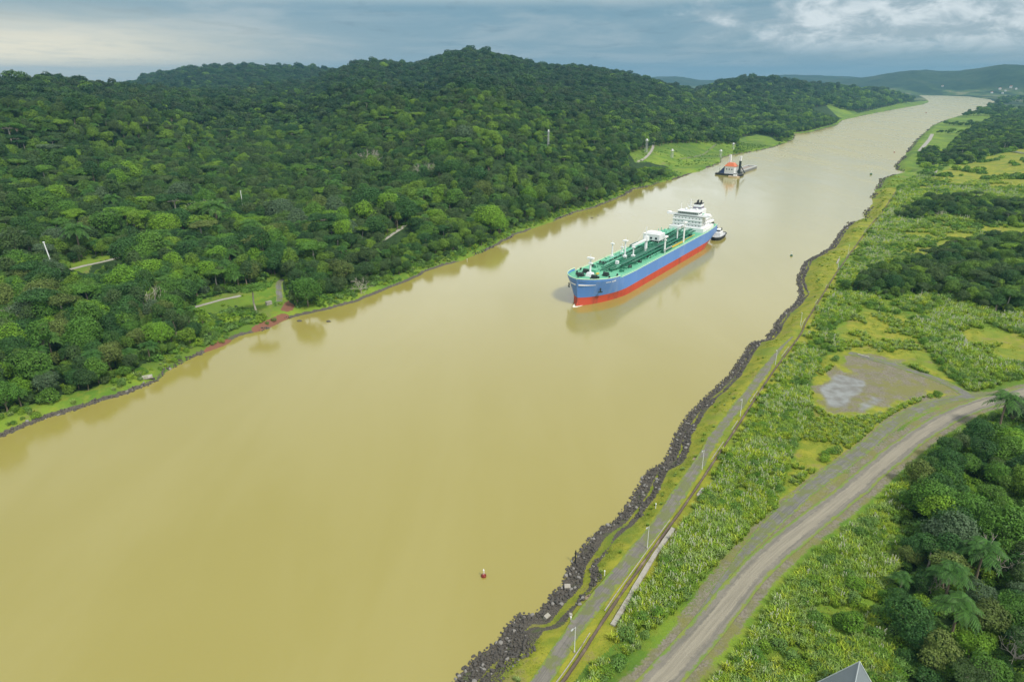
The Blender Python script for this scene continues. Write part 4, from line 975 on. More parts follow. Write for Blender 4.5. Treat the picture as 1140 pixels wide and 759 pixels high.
def lamp_post(x, y, h, label, group='lamp posts along the shore road', rz=0.0):
    t = empty('lamp_post', (x, y, gz(x, y)), rz); tag(t, label, 'lamp post', group)
    MB().cyl((0, 0, -.8), (0, 0, h), .10, .06, 8).build('pole', M['white_metal'], t)
    MB().cyl((0, 0, -.2), (0, 0, .35), .26, .22, 8).build('base', M['concrete'], t)
    MB().cyl((0, 0, h - .15), (1.15, 0, h + .25), .055, .045, 6).build('arm', M['galv'], t)
    MB().box((1.35, 0, h + .27), (.75, .32, .16), 0, .8).build('lamp_head', M['galv'], t)
lp = [((639.5, 724.5), 'white lamp post nearest the bottom edge, on the shore road'), ((720.5, 610), 'white lamp post by the long white concrete strip'),
      ((781.5, 522), 'white lamp post above the two concrete strips'), ((824, 463), 'white lamp post on the shore road level with the gravel pad'),
      ((863, 406), 'white lamp post where the shore road fades out'), ((891, 362), 'white lamp post beside the inlet past the road end'),
      ((933, 297), 'first of two white lamp posts at the upstream kerb'), ((944, 283), 'second, farther of two white lamp posts at the upstream kerb')]
for (a, b), lab in lp: p = px(a, b, Z5); lamp_post(p[0], p[1], 7.0, lab, rz=math.atan2(CAN[1], CAN[0]) + math.pi)

def marker_post(x, y, h, label, name='marker_post', cat='marker post', r=.11, lean=(0, 0)):
    t = empty(name, (x, y, gz(x, y))); tag(t, label, cat)
    MB().cyl((0, 0, -.5), (lean[0], lean[1], h), r, r * .8, 7).build('post', M['white_metal'], t); MB().cyl((lean[0], lean[1], h - .05), (lean[0], lean[1], h + .25), r * 1.9, r * 1.5, 7).build('cap', M['white_metal'], t)
for (a, b), h, lab in (((673, 639), 1.4, 'short white marker post among the rocks near the blocky rubble'), ((635.5, 689), .9, 'tiny white marker stub on the grass beside the shore road'), ((730, 564), 1.5, 'short white marker post at the rock edge beside the dark hole'),
                       ((388, 343), 4, 'white marker post on the left shore below the round tree'), ((520, 287), 4.5, 'white marker post on the left shore, right one of a pair'), ((508, 293), 4.0, 'white marker post on the left shore, left one of a pair'),
                       ((654, 234), 4.5, "white marker post on the left shore behind the tanker's bow")):
    p = px(a, b, 3.0 if a < 600 or b < 300 else 4.5); marker_post(p[0], p[1], h, lab)
p = gp(66, 316); marker_post(p[0], p[1], 24, 'tall pale post rising slantwise out of the forest at left', r=.35, lean=(-3.0, 0))
p = gp(272, 243); marker_post(p[0], p[1], 22, 'slim pale post rising from the forest near the lime green crown', r=.3)
p = px(640.5, 626, 0.3); t = tag(MB().cyl((0, 0, -1), (0, .1, 4.2), .20, .16, 7).build('mooring_pile', M['dark']), 'dark wooden pile standing in the water at the rocks', 'pile'); t.location = (p[0], p[1], 0)

# white slab and sign on the left shore, pale leaning trunks
def slab(x, y, d, lab, name='concrete_slab', rz=.5, tilt=.25):
    o = tag(MB().box((0, 0, 0), d).build(name, M['concrete']), lab, 'slab'); o.location = (x, y, gz(x, y) + d[2] * .4); o.rotation_euler = (tilt, 0, rz)
p = px(160, 419, 2.5); slab(p[0], p[1], (6.5, 2.2, .6), 'pale broken concrete slab lying on the left shore')
p = px(299, 336.5, 4); slab(p[0], p[1], (3.2, 1.6, 2.2), 'small white block in the clearing above the red soil scar', 'concrete_block', .8, 0)
for k, ((a, b), d, lab) in enumerate((((632, 645), (1.5, 1.2, 1.1), 'pale concrete rubble block at the water line of the right bank'), ((609, 679), (1.5, 1.0, .9), 'pinkish rubble block low on the rocks near the bottom'), ((635, 688), (.8, .7, .6), 'small white rubble block on the shore grass'))):
    p = px(a, b, 3.0); slab(p[0], p[1], d, lab, 'rubble_block', k * .8, .3)
def bare_tree(x, y, s, seed, label, pale=True):
    rng = np.random.default_rng(seed); t = empty('bare_tree', (x, y, gz(x, y)), 0); tag(t, label, 'tree'); s = s * .72; t.scale = (s, s, s); tb = MB(); cb = MB()
    def grow(p, d, r, n, mb):
        L_ = rng.uniform(1.6, 3.0) * (0.8 + r * 1.2); q = p + d * L_; mb.cyl(p, q, r, r * .72, 6)
        if n == 0: return
        for _ in range(2 if n > 1 else 3):
            e = d + rng.normal(size=3) * .55 + (0, 0, .15); e /= np.linalg.norm(e); grow(q, e, r * .66, n - 1, cb)
    grow(np.array([0, 0, -.5]), np.array([.05, 0, 1.0]), .34, 1, tb); 
    base = np.array([0.1, 0, 3.0])
    for k in range(5):
        e = np.array([math.cos(k * 1.26), math.sin(k * 1.26), .75]); e /= np.linalg.norm(e); grow(base, e, .24, 4, cb)
    tb.build('trunk', M['bark_pale'], t); cb.build('branches', M['bark_pale'], t)
for (a, b), s, sd_, lab in (((1112, 640), 1.15, 3, 'bare pale-branched tree at the right edge above the palms'), ((1075, 430 + 70), .55, 4, 'small bare tree in the wood below the roadside palm'), ((1128, 740), .9, 5, 'bare grey branched tree in the lower right corner'), ((1036, 660), .55, 6, 'small bleached bare tree left of the palms in the wood'),
                            ((402, 327), 1.0, 7, 'bare pale tree on the left shore right of the big round tree'), ((108, 262), 1.6, 8, 'bleached bare tree above the road clearing at left'), ((1045, 243), .8, 9, 'bare pale trunk at the left end of the far tree belt'), ((228, 252), 2.2, 11, 'tall bleached tree rising above the canopy left of the lime green crown'), ((172, 352), 1.6, 12, 'bare pale tree standing above the forest left of the concrete road'), ((414, 190), 2.4, 13, 'bare whitish tree high on the forested slope above the lane'), ((30, 372), 1.7, 14, 'bare pale tree in the forest at the left edge'), ((475, 205), 2.4, 15, 'bare pale tree in the forest above the two shore posts')):
    p = gp(a, b); bare_tree(p[0], p[1], s, sd_, lab)

# range towers in the far green field
def tower(x, y, h, label, w=2.6):
    t = empty('range_tower', (x, y, gz(x, y)), .5); tag(t, label, 'tower', 'range marker towers of the left bank'); m = MB()
    for sx in (-1, 1):
        for sy in (-1, 1): m.cyl((sx * w * .6, sy * w * .6, -1), (sx * w * .4, sy * w * .4, h), .24, .2, 5)
    for q in range(4):
        z0, z1 = h * q / 4, h * (q + 1) / 4; a0 = w * (.6 - .2 * q / 4); a1 = w * (.6 - .2 * (q + 1) / 4)
        m.cyl((-a0, -a0, z0), (a1, -a1, z1), .1, n=4); m.cyl((a0, a0, z0), (-a1, a1, z1), .1, n=4); m.cyl((-a0, a0, z0), (-a1, -a1, z1), .1, n=4); m.cyl((a0, -a0, z0), (a1, a1, z1), .1, n=4)
    m.build('lattice', M['galv'], t); MB().box((0, 0, h + .15), (w * 1.7, w * 1.7, .3)).build('platform', M['white_metal'], t)
    MB().box((0, 0, h + 1.3), (w * .8, w * .8, 2.0), 0, .9).build('lantern_house', M['white_metal'], t)
for (a, b), h, lab in (((718.6, 180), 17, 'tall white range tower on the green field by the curved path'), ((747.5, 179), 10, 'shorter grey range tower right of the curved path'), ((802, 173), 10, 'grey range tower behind the dredging barge'), ((816, 165), 9, 'pale range tower at the far corner of the green field')):
    p = px(a, b, 5); tower(p[0], p[1], h, lab)
p = px(610, 180, 20); tower(p[0], p[1], 26, 'slim lattice mast standing in the forest above the tanker', 1.6)

# far houses
M['roof_red'] = mat_plain('red_roof', (0.35, 0.13, 0.08), .7); M['glass'] = mat_plain('dark_glass', (0.03, 0.04, 0.05), .15)
hs = [(1113, 99, 16, 'leftmost white house of the settlement below the far blue hills'), (1119, 101, 12, 'small white house just right of the leftmost one, below the far hills'), (1125, 97.5, 20, 'tall white building of the settlement below the far hills'), (1131, 99, 14, 'white house near the right edge below the far hills'), (1104, 103, 14, 'low white house near the head of the waterway at right'), (1116, 103.5, 12, 'low white house nearer the water below the settlement'), (1049, 96, 14, 'lone white house on the far shore beyond the bend')]
for k, (a, b, w, lab) in enumerate(hs):
    p = rp(a, b + 1.0); z = gz(*p); s = .9; t = empty('house', (p[0], p[1], z), k * .4); tag(t, lab, 'house', 'white houses of the far settlement'); h = w * .55
    MB().box((0, 0, h / 2 - 1), (w * s, w * .8 * s, h + 2)).build('wall', M['white_metal'], t); MB().prism([(-w * .5, -w * .42), (w * .5, -w * .42), (w * .5, w * .42), (-w * .5, w * .42)], h + .05, h + w * .22, .35).build('roof', M['galv'] if k % 2 else M['roof_red'], t)
    for q in (-.28, 0, .28): MB().box((q * w * s, -w * .4 * s - .05, h * .55), (w * .14, .12, h * .3)).build('window', M['glass'], t)

# grey-roofed hut at the bottom edge
M['slate'] = mat_plain('grey_metal_roof', (0.20, 0.225, 0.25), .45, .2, .1, .5); M['lightgrey'] = mat_plain('pale_grey_metal', (0.46, 0.50, 0.52), .45, .2, .08)
def hut():
    ztop = 15.5; p = px(957, 736, ztop); g = gz(*p); t = empty('hut', (p[0], p[1], g), R(14)); tag(t, 'small hut with a dark grey pyramid roof among shrubs at the bottom edge', 'hut')
    H = ztop - g; w = 9.4
    MB().box((0, 0, (H - 9.4) / 2), (w * .86, w * .86, H - 9.4 + 1)).build('wall', M['concrete'], t)
    rf = MB(); e = w / 2; z0 = H - 9.4; rf.add([(-e, -e, z0), (e, -e, z0), (e, e, z0), (-e, e, z0), (0, 0, H)], [(0, 1, 4), (1, 2, 4), (2, 3, 4), (3, 0, 4), (3, 2, 1, 0)]); r_ = rf.build('roof', M['slate'], t)
    for sx, sy in ((-1, -1), (1, -1), (1, 1), (-1, 1)): MB().cyl((sx * e, sy * e, z0 + .04), (0, 0, H + .04), .12, .10, 5).build('ridge_cap', M['lightgrey'], r_)
hut()

# ------------------------------------------------------------------ the tanker
M['hull_blue'] = mat_plain('blue_hull_paint', (0.085, 0.225, 0.58), .38, 0, .12, .05, 0, (0.20, 0.31, 0.58), .10)
M['hull_red'] = mat_plain('red_antifouling', (0.50, 0.062, 0.026), .6, 0, .18, .10, 0, (0.16, 0.045, 0.03), .12)
M['deck_green'] = mat_plain('green_deck_paint', (0.125, 0.43, 0.26), .6, 0, .18, .08, 0, (0.12, 0.30, 0.18), .08)
M['pipe_green'] = mat_plain('dark_green_pipe_paint', (0.010, 0.145, 0.078), .45, 0, .15, .3)
M['pipe_light'] = mat_plain('light_green_paint', (0.16, 0.50, 0.34), .5, 0, .12, .3)
M['ship_white'] = mat_plain('ship_white_paint', (0.80, 0.81, 0.81), .4, 0, .04, .4)
M['rail'] = mat_plain('pale_rail_paint', (0.52, 0.72, 0.50), .5); M['yellow'] = mat_plain('yellow_paint', (0.62, 0.45, 0.05), .5)
M['orange'] = mat_plain('orange_paint', (0.62, 0.17, 0.07), .5, 0, .12); M['machine'] = mat_plain('dark_machinery', (0.022, 0.035, 0.030), .6); M['purple'] = mat_plain('purple_grey', (.20, .18, .24), .5)
LOA, BEAM = 228.0, 32.2
def tanker():
    bow = px(641.5, 340.5); ap = px(795, 268.5); d = bow - ap; L0 = np.linalg.norm(d); ang = math.atan2(d[1], d[0])
    # the aft point is on the visible (port) side, half a narrowed beam from the centre line
    off = math.asin(min(.3, 12.5 / L0)); ang2 = ang + off; ax = np.array([math.cos(ang2), math.sin(ang2)])
    S = (L0 * math.cos(off) + 6) / LOA; mid = bow - ax * (LOA * S * .5 - 1.0)
    print('TANKER scale', S, 'angle', math.degrees(ang2), 'L0', L0)
    t = empty('tanker', (mid[0], mid[1], 0), ang2); t.scale = (S, S, S); tag(t, 'large blue and red tanker with green deck and white bridge, mid-channel', 'tanker')
    hl = LOA / 2
    def zdeck(x): return 13.2 + 2.6 * max(0, (x - 62) / (hl - 62)) ** 1.6 + .5 * max(0, (-80 - x) / 34)
    levels = [-6, -1, 0.6, 2.8, 4.9, 4.1, 7.5, 10.5, 13.2]
    def xb(z): return hl - 3.0 + 3.0 * max(0, min(1, (z - 1) / 15)) ** 1.1 + (2.2 * math.exp(-((z + .2) / 2.2) ** 2))
    def xs(z): return -hl + (0 if z > 6 else (6 - z) * 1.5)
    def hb(s, z):
        """half breadth at station s (0 stern .. 1 bow)"""
        e = max(0, min(1, z / 13.2)); b0 = .80 + .085 * e
        if s > b0: q = (s - b0) / (1 - b0); f = (1 - q ** (1.75 + .45 * e)) ** (.82 - .10 * e)
        elif s < .17: q = (.17 - s) / .17; f = 1 - (1 - (.30 + .52 * max(0, min(1, (z + 1) / 8)))) * q ** 2.0
        else: f = 1
        return BEAM / 2 * max(f, .0)
    ns = 72; st = [1 - (1 - i / ns) if i < 50 else 50 / ns + (1 - 50 / ns) * (1 - (1 - (i - 50) / (ns - 50)) ** 1.0) for i in range(ns + 1)]
    def pt(s, z, side, top=False):
        zz = z; x = xs(z) + (xb(z) - xs(z)) * s
        if z >= 7.4: zz = 4.9 + (zdeck(x) - 4.9) * (z - 4.9) / (13.2 - 4.9)
        return (x, side * hb(s, z), zz)
    def shell(lv, name, mat):
        V = []; F = []; n = len(lv)
        for side in (1, -1):
            b = len(V)
            for s in st: V += [pt(s, z, side) for z in lv]
            for i in range(ns):
                for k in range(n - 1):
                    f = (b + i * n + k, b + (i + 1) * n + k, b + (i + 1) * n + k + 1, b + i * n + k + 1); F.append(f[::-1] if side > 0 else f)
        m = (ns + 1) * n
        for k in range(n - 1): F.append((k, k + 1, m + k + 1, m + k))
        me = bpy.data.meshes.new(name); me.from_pydata(V, [], F); me.materials.append(mat); me.polygons.foreach_set('use_smooth', [True] * len(F)); me.update(); return link(name, me, t)
    lo = shell(levels[:5], 'lower_hull', M['hull_red']); up = shell(levels[4:5] + levels[6:], 'hull', M['hull_blue'])
    # deck
    V = []; F = []
    for s in st:
        a = pt(s, 13.2, 1); b = pt(s, 13.2, -1); V += [(a[0], a[1] - .02, a[2] - .05), (a[0], 0, a[2] + .35), (b[0], b[1] + .02, b[2] - .05)]
    for i in range(ns): a = i * 3; F += [(a, a + 3, a + 4, a + 1)[::-1], (a + 1, a + 4, a + 5, a + 2)[::-1]]
    me = bpy.data.meshes.new('deck'); me.from_pydata(V, [], F); me.materials.append(M['deck_green']); me.update(); link('deck', me, t)
    # bulwark round the bow, rails along the sides
    def edge(side, x0, x1, step):
        out = []; x = x0
        for i in range(401):
            s = i / 400; p = pt(s, 13.2, side)
            if x0 <= p[0] <= x1 and (not out or math.dist(p, out[-1]) > step or i == 400): out.append(p)
        return out
    bw = MB()
    for side in (1, -1):
        e = edge(side, 86, 200, 1.4)
        for a, b in zip(e[:-1], e[1:]): bw.add([(a[0], a[1] * .999, a[2] - .1), (b[0], b[1] * .999, b[2] - .1), (b[0] + .2, b[1] + side * .12, b[2] + 1.5), (a[0] + .1, a[1] + side * .12, a[2] + 1.5)], [(0, 1, 2, 3)])
        for a, b in zip(e[:-1], e[1:]): bw.cyl((a[0] + .1, a[1], a[2] + 1.5), (b[0] + .2, b[1], b[2] + 1.5), .16, n=5)
    br_ = bw.build('bulwark', M['hull_blue'], t); rr_ = MB()
    for side in (1, -1):
        e = edge(side, 86, 200, 1.4)
        for a, b in zip(e[:-1], e[1:]): rr_.cyl((a[0] + .1, a[1], a[2] + 1.6), (b[0] + .2, b[1], b[2] + 1.6), .26, n=5)
    rr_.build('bow_rail', M['rail'], br_)
    for side in (1, -1):
        rl = MB(); e = edge(side, -hl, 87, 3.0)
        for a, b in zip(e[:-1], e[1:]):
            for h in (.55, 1.1): rl.cyl((a[0], a[1] - side * .25, a[2] + h), (b[0], b[1] - side * .25, b[2] + h), .06, n=4)
            rl.cyl((a[0], a[1] - side * .25, a[2]), (a[0], a[1] - side * .25, a[2] + 1.1), .06, n=4)
        rl.build('railing', M['rail'], t)
        g = MB()                                             # gunwale bar, light edge of the deck
        for a, b in zip(e[:-1], e[1:]): g.cyl((a[0], a[1] - side * .12, a[2] + .08), (b[0], b[1] - side * .12, b[2] + .08), .20, n=5)
        g.build('gunwale', M['rail'], t)
    zD = 13.5
    # pipe runs: deck centre, elevated rack at port
    for k, (y, r, mt) in enumerate(((1.2, .38, 'pipe_green'), (2.6, .45, 'pipe_green'), (4.0, .38, 'pipe_light'), (-1.2, .38, 'pipe_green'), (-2.8, .45, 'pipe_green'), (-4.4, .30, 'pipe_light'))):
        x1 = 78 - 6 * (k % 3); MB().tube([(-66, y, zD + 1.4), (-10, y, zD + 1.4), (-8, y, zD + 1.7), (8, y, zD + 1.7), (10, y, zD + 1.4), (x1, y, zD + 1.4), (x1 + 1.5, y, zD + .2)], r, 8).build('deck_pipe', M[mt], t, True)
    rk = MB()
    for x in range(-64, 80, 7): rk.box((x, 0, zD + .75), (.4, 11.5, .28)); [rk.box((x, yy, zD + .35), (.4, .35, .9)) for yy in (-5.4, -1.9, 1.9, 5.4)]
    rk.build('pipe_supports', M['pipe_green'], t)
    for y, z, w, mt, x1 in ((7.6, 3.6, 1.9, 'pipe_green', 66), (-7.2, 2.4, 1.5, 'pipe_light', 60)):     # catwalks, raised on legs
        c = MB(); c.box(((-66 + x1) / 2, y, zD + z), (x1 + 66, w, .30))
        for x in range(-64, int(x1), 8): c.box((x, y - w * .4, zD + z / 2), (.3, .25, z)); c.box((x, y + w * .4, zD + z / 2), (.3, .25, z))
        for sg in (-1, 1):
            c.cyl((-66, y + sg * w * .5, zD + z + 1.1), (x1, y + sg * w * .5, zD + z + 1.1), .07, n=4)
            for x in range(-66, int(x1), 3): c.cyl((x, y + sg * w * .5, zD + z), (x, y + sg * w * .5, zD + z + 1.1), .05, n=4)
        c.build('catwalk', M[mt], t)
    for y in (9.4, 10.4): MB().tube([(-66, y, zD + 2.6), (-8, y, zD + 2.6), (52, y - 1.6, zD + 2.0), (74, y - 6.0, zD + 1.2)], .42, 8).build('cargo_pipe', M['pipe_green'], t, True)
    MB().tube([(-66, 6.0, zD + 3.2), (20, 6.0, zD + 3.2), (50, 5.5, zD + 2.4)], .55, 8).build('cargo_pipe', M['pipe_green'], t, True)
    MB().tube([(-60, 12.2, zD + .8), (5, 12.2, zD + .8)], .25, 6).build('fire_main', M['yellow'], t)
    MB().box((-22, 13.0, zD + .45), (26, .7, .5)).build('hose_rack', M['yellow'], t)
    for k, (y, z, r, x0, x1, mt) in enumerate(((5.2, .8, .25, -60, 40, 'pipe_light'), (8.6, 1.2, .30, -64, 44, 'pipe_green'), (11.0, .9, .22, -50, 30, 'pipe_light'), (-6.0, 1.1, .30, -64, 56, 'pipe_green'), (-9.6, 1.0, .30, -30, 62, 'pipe_green'), (-11.2, .8, .22, -20, 48, 'pipe_light'))): MB().tube([(x0, y, zD + z), (x1, y, zD + z), (x1 + 1, y, zD - .2)], r, 6).build('deck_pipe', M[mt], t, True)
    # crossways pipe racks and valve clusters
    for x in (-48, -30, -14, 16, 34, 50, 64):
        f = MB(); f.cyl((x, -12, zD + 1.0), (x, 12, zD + 1.0), .28, n=6); f.cyl((x + 1.3, -11, zD + .9), (x + 1.3, 11, zD + .9), .2, n=6)
        f.build('cross_pipe', M['pipe_green'], t)
    rr = random.Random(4)
    for x in (-56, -42, -26, 26, 42, 58, 70):
        for y in (-11.5, -9.3, 2.0, 9.5):
            h = MB(); h.cyl((x + rr.uniform(-2, 2), y, zD - .2), (x + rr.uniform(-2, 2), y, zD + .95), 1.0, .95, 10); h.cyl((x, y + 1.6, zD - .1), (x, y + 1.6, zD + 1.7), .28, .28, 6); h.build('tank_hatch', M['machine'] if rr.random() < .5 else M['pipe_green'], t)
    # manifold amidships with drip trays
    for side in (1, -1):
        mf = MB(); mf.box((0, side * 12.2, zD + .8), (16, 3.2, .5)); [mf.cyl((x, side * 3, zD + 1.9), (x, side * 13.4, zD + 1.9), .45, n=8) for x in (-6, -3.6, -1.2, 1.2, 3.6, 6)]; m_ = mf.build('manifold', M['pipe_green'], t)
        fl = MB(); [fl.cyl((x, side * 13.4, zD + 1.9), (x, side * 13.9, zD + 1.9), .7, n=8) for x in (-6, -3.6, -1.2, 1.2, 3.6, 6)]; fl.build('flanges', M['galv'], m_)
    # hose crane forward of midships, boom stowed forward
    cr = MB().cyl((9, 0, zD), (9, 0, zD + 9.5), 1.15, .95, 10); cr.box((9, 0, zD + 9.2), (3.4, 3.2, 3.2), 0, .8); c = cr.build('hose_crane', M['ship_white'], t)
    b = MB(); b.box((21, 0, zD + 8.3), (24, 1.1, 1.3)); b.build('boom', M['ship_white'], c); MB().cyl((9.6, 0, zD + 10.5), (9.6, 0, zD + 18), .40, .25, 7).build('king_post', M['ship_white'], c)
    MB().cyl((10, 0, zD + 17.4), (28, 0, zD + 8.9), .09, n=4).build('hoist_wire', M['galv'], c)
    # twin vent risers and posts forward
    for x, y, h, cap in ((40, -2.2, 13, 3.4), (45, -9.5, 11, 2.4), (35.5, 2.0, 8, 2.2), (31, -8.5, 6, 2.0)):
        p = MB(); p.cyl((x, y, zD), (x, y, zD + h), .62, .5, 8); p.box((x, y, zD + h), (cap * .75, cap, .6)); p.box((x, y, zD + 1.4), (2.4, 2.2, 2.8)); o = p.build('derrick_post', M['ship_white'], t); MB().cyl((x, y, zD + h), (x, y, zD + h + 2.2), .18, n=5).build('vent', M['ship_white'], o)
    for x, y, h in ((6, 13.2, 11.5), (-32, 13.2, 15.5)):      # port side light posts with cross heads
        p = MB(); p.cyl((x, y, zD - .2), (x, y, zD + h), .72, .55, 8); p.box((x, y, zD + h - .2), (5.4, 2.2, 1.0)); p.box((x, y, zD + h * .78), (1.8, 1.8, .7)); o = p.build('light_post', M['ship_white'], t); MB().box((x + 1.9, y, zD + h + .7), (1.2, 1.6, .9)).build('floodlight', M['ship_white'], o)
    p = MB(); p.box((-34, 9.6, zD + 11.4), (9, 2.4, 1.8)); p.cyl((-30.5, 8.6, zD), (-30.5, 8.6, zD + 10.8), .5, n=7); p.build('provision_crane', M['ship_white'], t)
    # white tank house on the starboard half, aft of midships
    p = MB(); p.box((-19, -5.5, zD + 5.2), (11, 13, 4.6)); p.box((-19, -5.5, zD + 7.9), (8, 9, .9)); [p.cyl((x, y, zD), (x, y, zD + 3), .3, n=6) for x in (-23, -15) for y in (-11, 0)]; o = p.build('cargo_control_house', M['ship_white'], t)
    for y in (-9.5, -5.5, -1.5): MB().box((-13.45, y, zD + 4.6), (.12, 1.6, 1.5)).build('window', M['glass'], o)
    p = MB(); p.box((-44, -8.5, zD + 2.6), (18, 9, .5)); [p.cyl((x, y, zD), (x, y, zD + 5.5), .28, n=6) for x in (-50, -44, -38) for y in (-12, -5)]; [p.cyl((x, -8.5, zD + 3.4), (x, -8.5, zD + 5.0), 1.2, .8, 8) for x in (-49, -44, -39)]; p.build('vapour_platform', M['pipe_light'], t)
    p = MB(); p.cyl((20, 4.8, zD), (20, 4.8, zD + 3.2), 1.0, n=8); p.build('white_locker', M['ship_white'], t); MB().box((60, 1.5, zD + 1.9), (2.0, 2.0, 3.6)).build('white_locker', M['ship_white'], t)
    for y, z, r in ((2, 4.4, .5), (-3, 3.4, .4)): MB().tube([(-66, y, zD + z), (-24, y, zD + z)], r, 8).build('raised_pipe', M['pipe_green'], t, True)
    # forecastle
    zF = zdeck(100)
    fm = MB(); fm.cyl((96, 0, zF - .3), (96, 0, zF + 12), .75, .5, 8); fm.box((96, 0, zF + 11.6), (2.0, 4.4, 1.0)); fm.box((96, 0, zF + 8.4), (1.6, 2.6, .6)); fm.box((96, 0, zF + 1.2), (4.2, 4.6, 2.6), 0, .75); o = fm.build('foremast', M['ship_white'], t); MB().cyl((96, 0, zF + 12), (96, 0, zF + 14.5), .14, n=5).build('antenna', M['ship_white'], o)
    for side in (1, -1):
        w = MB(); w.box((99.5, side * 4.6, zF + .55), (4.2, 3.2, 1.0)); w.cyl((99.5, side * 3.0, zF + 1.5), (99.5, side * 6.4, zF + 1.5), 1.1, n=10); w.cyl((99.5, side * 7.0, zF + 1.3), (99.5, side * 8.0, zF + 1.3), .8, n=8); w.build('windlass', M['machine'], t)
        w = MB(); w.box((88, side * 7.0, zF + .25), (3.4, 3.6, .9)); w.cyl((88, side * 5.4, zF + 1.2), (88, side * 8.8, zF + 1.2), .95, n=10); w.build('mooring_winch', M['machine'], t)
        for x, y in ((104, 4.2), (92, 11.4), (84, 13.0), (107.5, 2.2)):
            b = MB(); [b.cyl((x + q, side * y, zF - .4), (x + q, side * y, zF + .9), .32, .36, 7) for q in (-.6, .6)]; b.build('bollard', M['machine'], t)
    MB().box((86, -2.0, zF + .9), (4, 3.4, 2.2)).build('hatch_house', M['deck_green'], t); MB().box((91, 2.6, zF + 1.0), (2.4, 1.4, .8)).build('rope_box', M['yellow'], t)
    for side in (1, -1):                                      # anchors in their recesses, marks on the bow
        s = .955; p = pt(s, 10.5, side); q = pt(s + .012, 10.5, side); n_ = np.array([-(q[1] - p[1]), q[0] - p[0]]); n_ = n_ / np.linalg.norm(n_) * (1 if side > 0 else -1); n_ = n_ if n_[1] * side > 0 else -n_; rz = math.atan2(q[1] - p[1], q[0] - p[0])
        a = MB(); c = (p[0] + n_[0] * .25, p[1] + n_[1] * .25, 9.3); a.box(c, (.5, .7, 2.6), rz); a.box((c[0], c[1], c[2] - 1.2), (2.6, .7, .6), rz); a.build('anchor', M['machine'], t)
        nm = MB()                                             # small, unreadable white name near the top of the bow
        for i in range(11):
            if i == 5: continue
            s0 = .905 + i * .0035; a0 = np.array(pt(s0, 12.2, side)); a1 = np.array(pt(s0 + .0022, 12.2, side)); o_ = np.array([0.02, side * .10, 0]); h = .95; hh = np.array([0, 0, h]); nm.add([a0 + o_, a1 + o_, a1 + o_ + hh * 1.0, a0 + o_ + hh * 1.0], [(0, 1, 2, 3)])
        nm.build('name_lettering', M['ship_white'], up)
        sw = MB(); prev = None                                # white swoosh painted round the stem
        for i in range(12):
            s0 = .968 + i * .0028; w = .15 + .55 * (i / 11.0) ; a0 = np.array(pt(min(s0, .9995), 11.4 - .0 * i, side)) + (0.10, side * .10, 0)
            cur = (a0 + (0, 0, -w * .6), a0 + (0, 0, w * .6))
            if prev: sw.add([prev[0], cur[0], cur[1], prev[1]], [(0, 1, 2, 3)])
            prev = cur
        sw.build('bow_stripe', M['ship_white'], up)
        dm = MB()
        for x_s in (.5,):
            a0 = np.array(pt(x_s, 7.0, side)); dm.add([a0 + (-.8, side * .05, -3.4), a0 + (.8, side * .05, -3.4), a0 + (.8, side * .05, 0.0), a0 + (-.8, side * .05, 0.0)], [(0, 1, 2, 3)])
    # accommodation block
    zA = 13.4; xa0, xa1 = -98, -74; cx = (xa0 + xa1) / 2
    ho = MB(); ho.box((cx, 0, zA + 1.6), (26, 29, 3.4)); 
    for k in range(3): ho.box((cx + .3 * k, 0, zA + 4.6 + 2.85 * k), (22 - .6 * k, 24.5, 2.72)); ho.box((cx + .3 * k, 0, zA + 3.3 + 2.85 * k), (23.2 - .6 * k, 25.6, .18))
    house = ho.build('deckhouse', M['ship_white'], t)
    for k in range(3):
        z = zA + 4.7 + 2.85 * k; xf = cx + .3 * k + (22 - .6 * k) / 2 + .03
        for y in (-10, -7.2, -4.4, -1.5, 1.5, 4.4, 7.2, 10): MB().box((xf, y, z), (.08, .62, .75)).build('window', M['glass'], house)
        for x in (-94, -90, -86, -82, -78):
            for side in (1, -1): MB().box((x, side * 12.28, z), (.7, .08, .75)).build('window', M['glass'], house)
    zb = zA + 12.45
    br = MB(); br.box((-78.5, 0, zb), (7.5, 36.0, .35)); br.box((-79.8, 0, zb + 1.55), (9.5, 17.5, 3.0)); br.box((-79.6, 0, zb + 3.2), (10.6, 18.6, .3))
    for side in (1, -1): br.box((-77.5, side * 16.9, zb + .75), (4.6, 2.2, 1.5)); br.box((-75.3, side * 12.5, zb + .6), (.25, 8.5, 1.1)); br.box((-80, side * 12.5, zb - 1.3), (4.2, .5, 2.4))
    bridge = br.build('bridge', M['ship_white'], house)
    wm_ = MB(); wm_.box((-75.02, 0, zb + 1.85), (.10, 16.4, 1.05)); [wm_.box((-79.5, side * 8.78, zb + 1.85), (7.5, .08, 1.0)) for side in (1, -1)]; ws = wm_.build('bridge_windows', M['glass'], bridge)
    mu = MB(); [mu.box((-74.94, y, zb + 1.85), (.06, .16, 1.1)) for y in np.linspace(-7.2, 7.2, 10)]; mu.build('mullions', M['ship_white'], ws)
    MB().box((-89, 3.0, zb - .55), (8, 10, .12)).build('upper_deck', M['deck_green'], house)
    rm = MB(); rm.cyl((-80, 0, zb + 3.3), (-80, 0, zb + 12.5), .55, .28, 7); rm.box((-80, 0, zb + 8.2), (.5, 6.2, .35)); rm.box((-80, 0, zb + 10.4), (.4, 4.0, .3)); rm.box((-79, 0, zb + 6.4), (1.8, 2.6, .3)); rm.box((-78.8, 0, zb + 7.0), (.4, 3.8, .45)); rm.build('radar_mast', M['ship_white'], bridge)
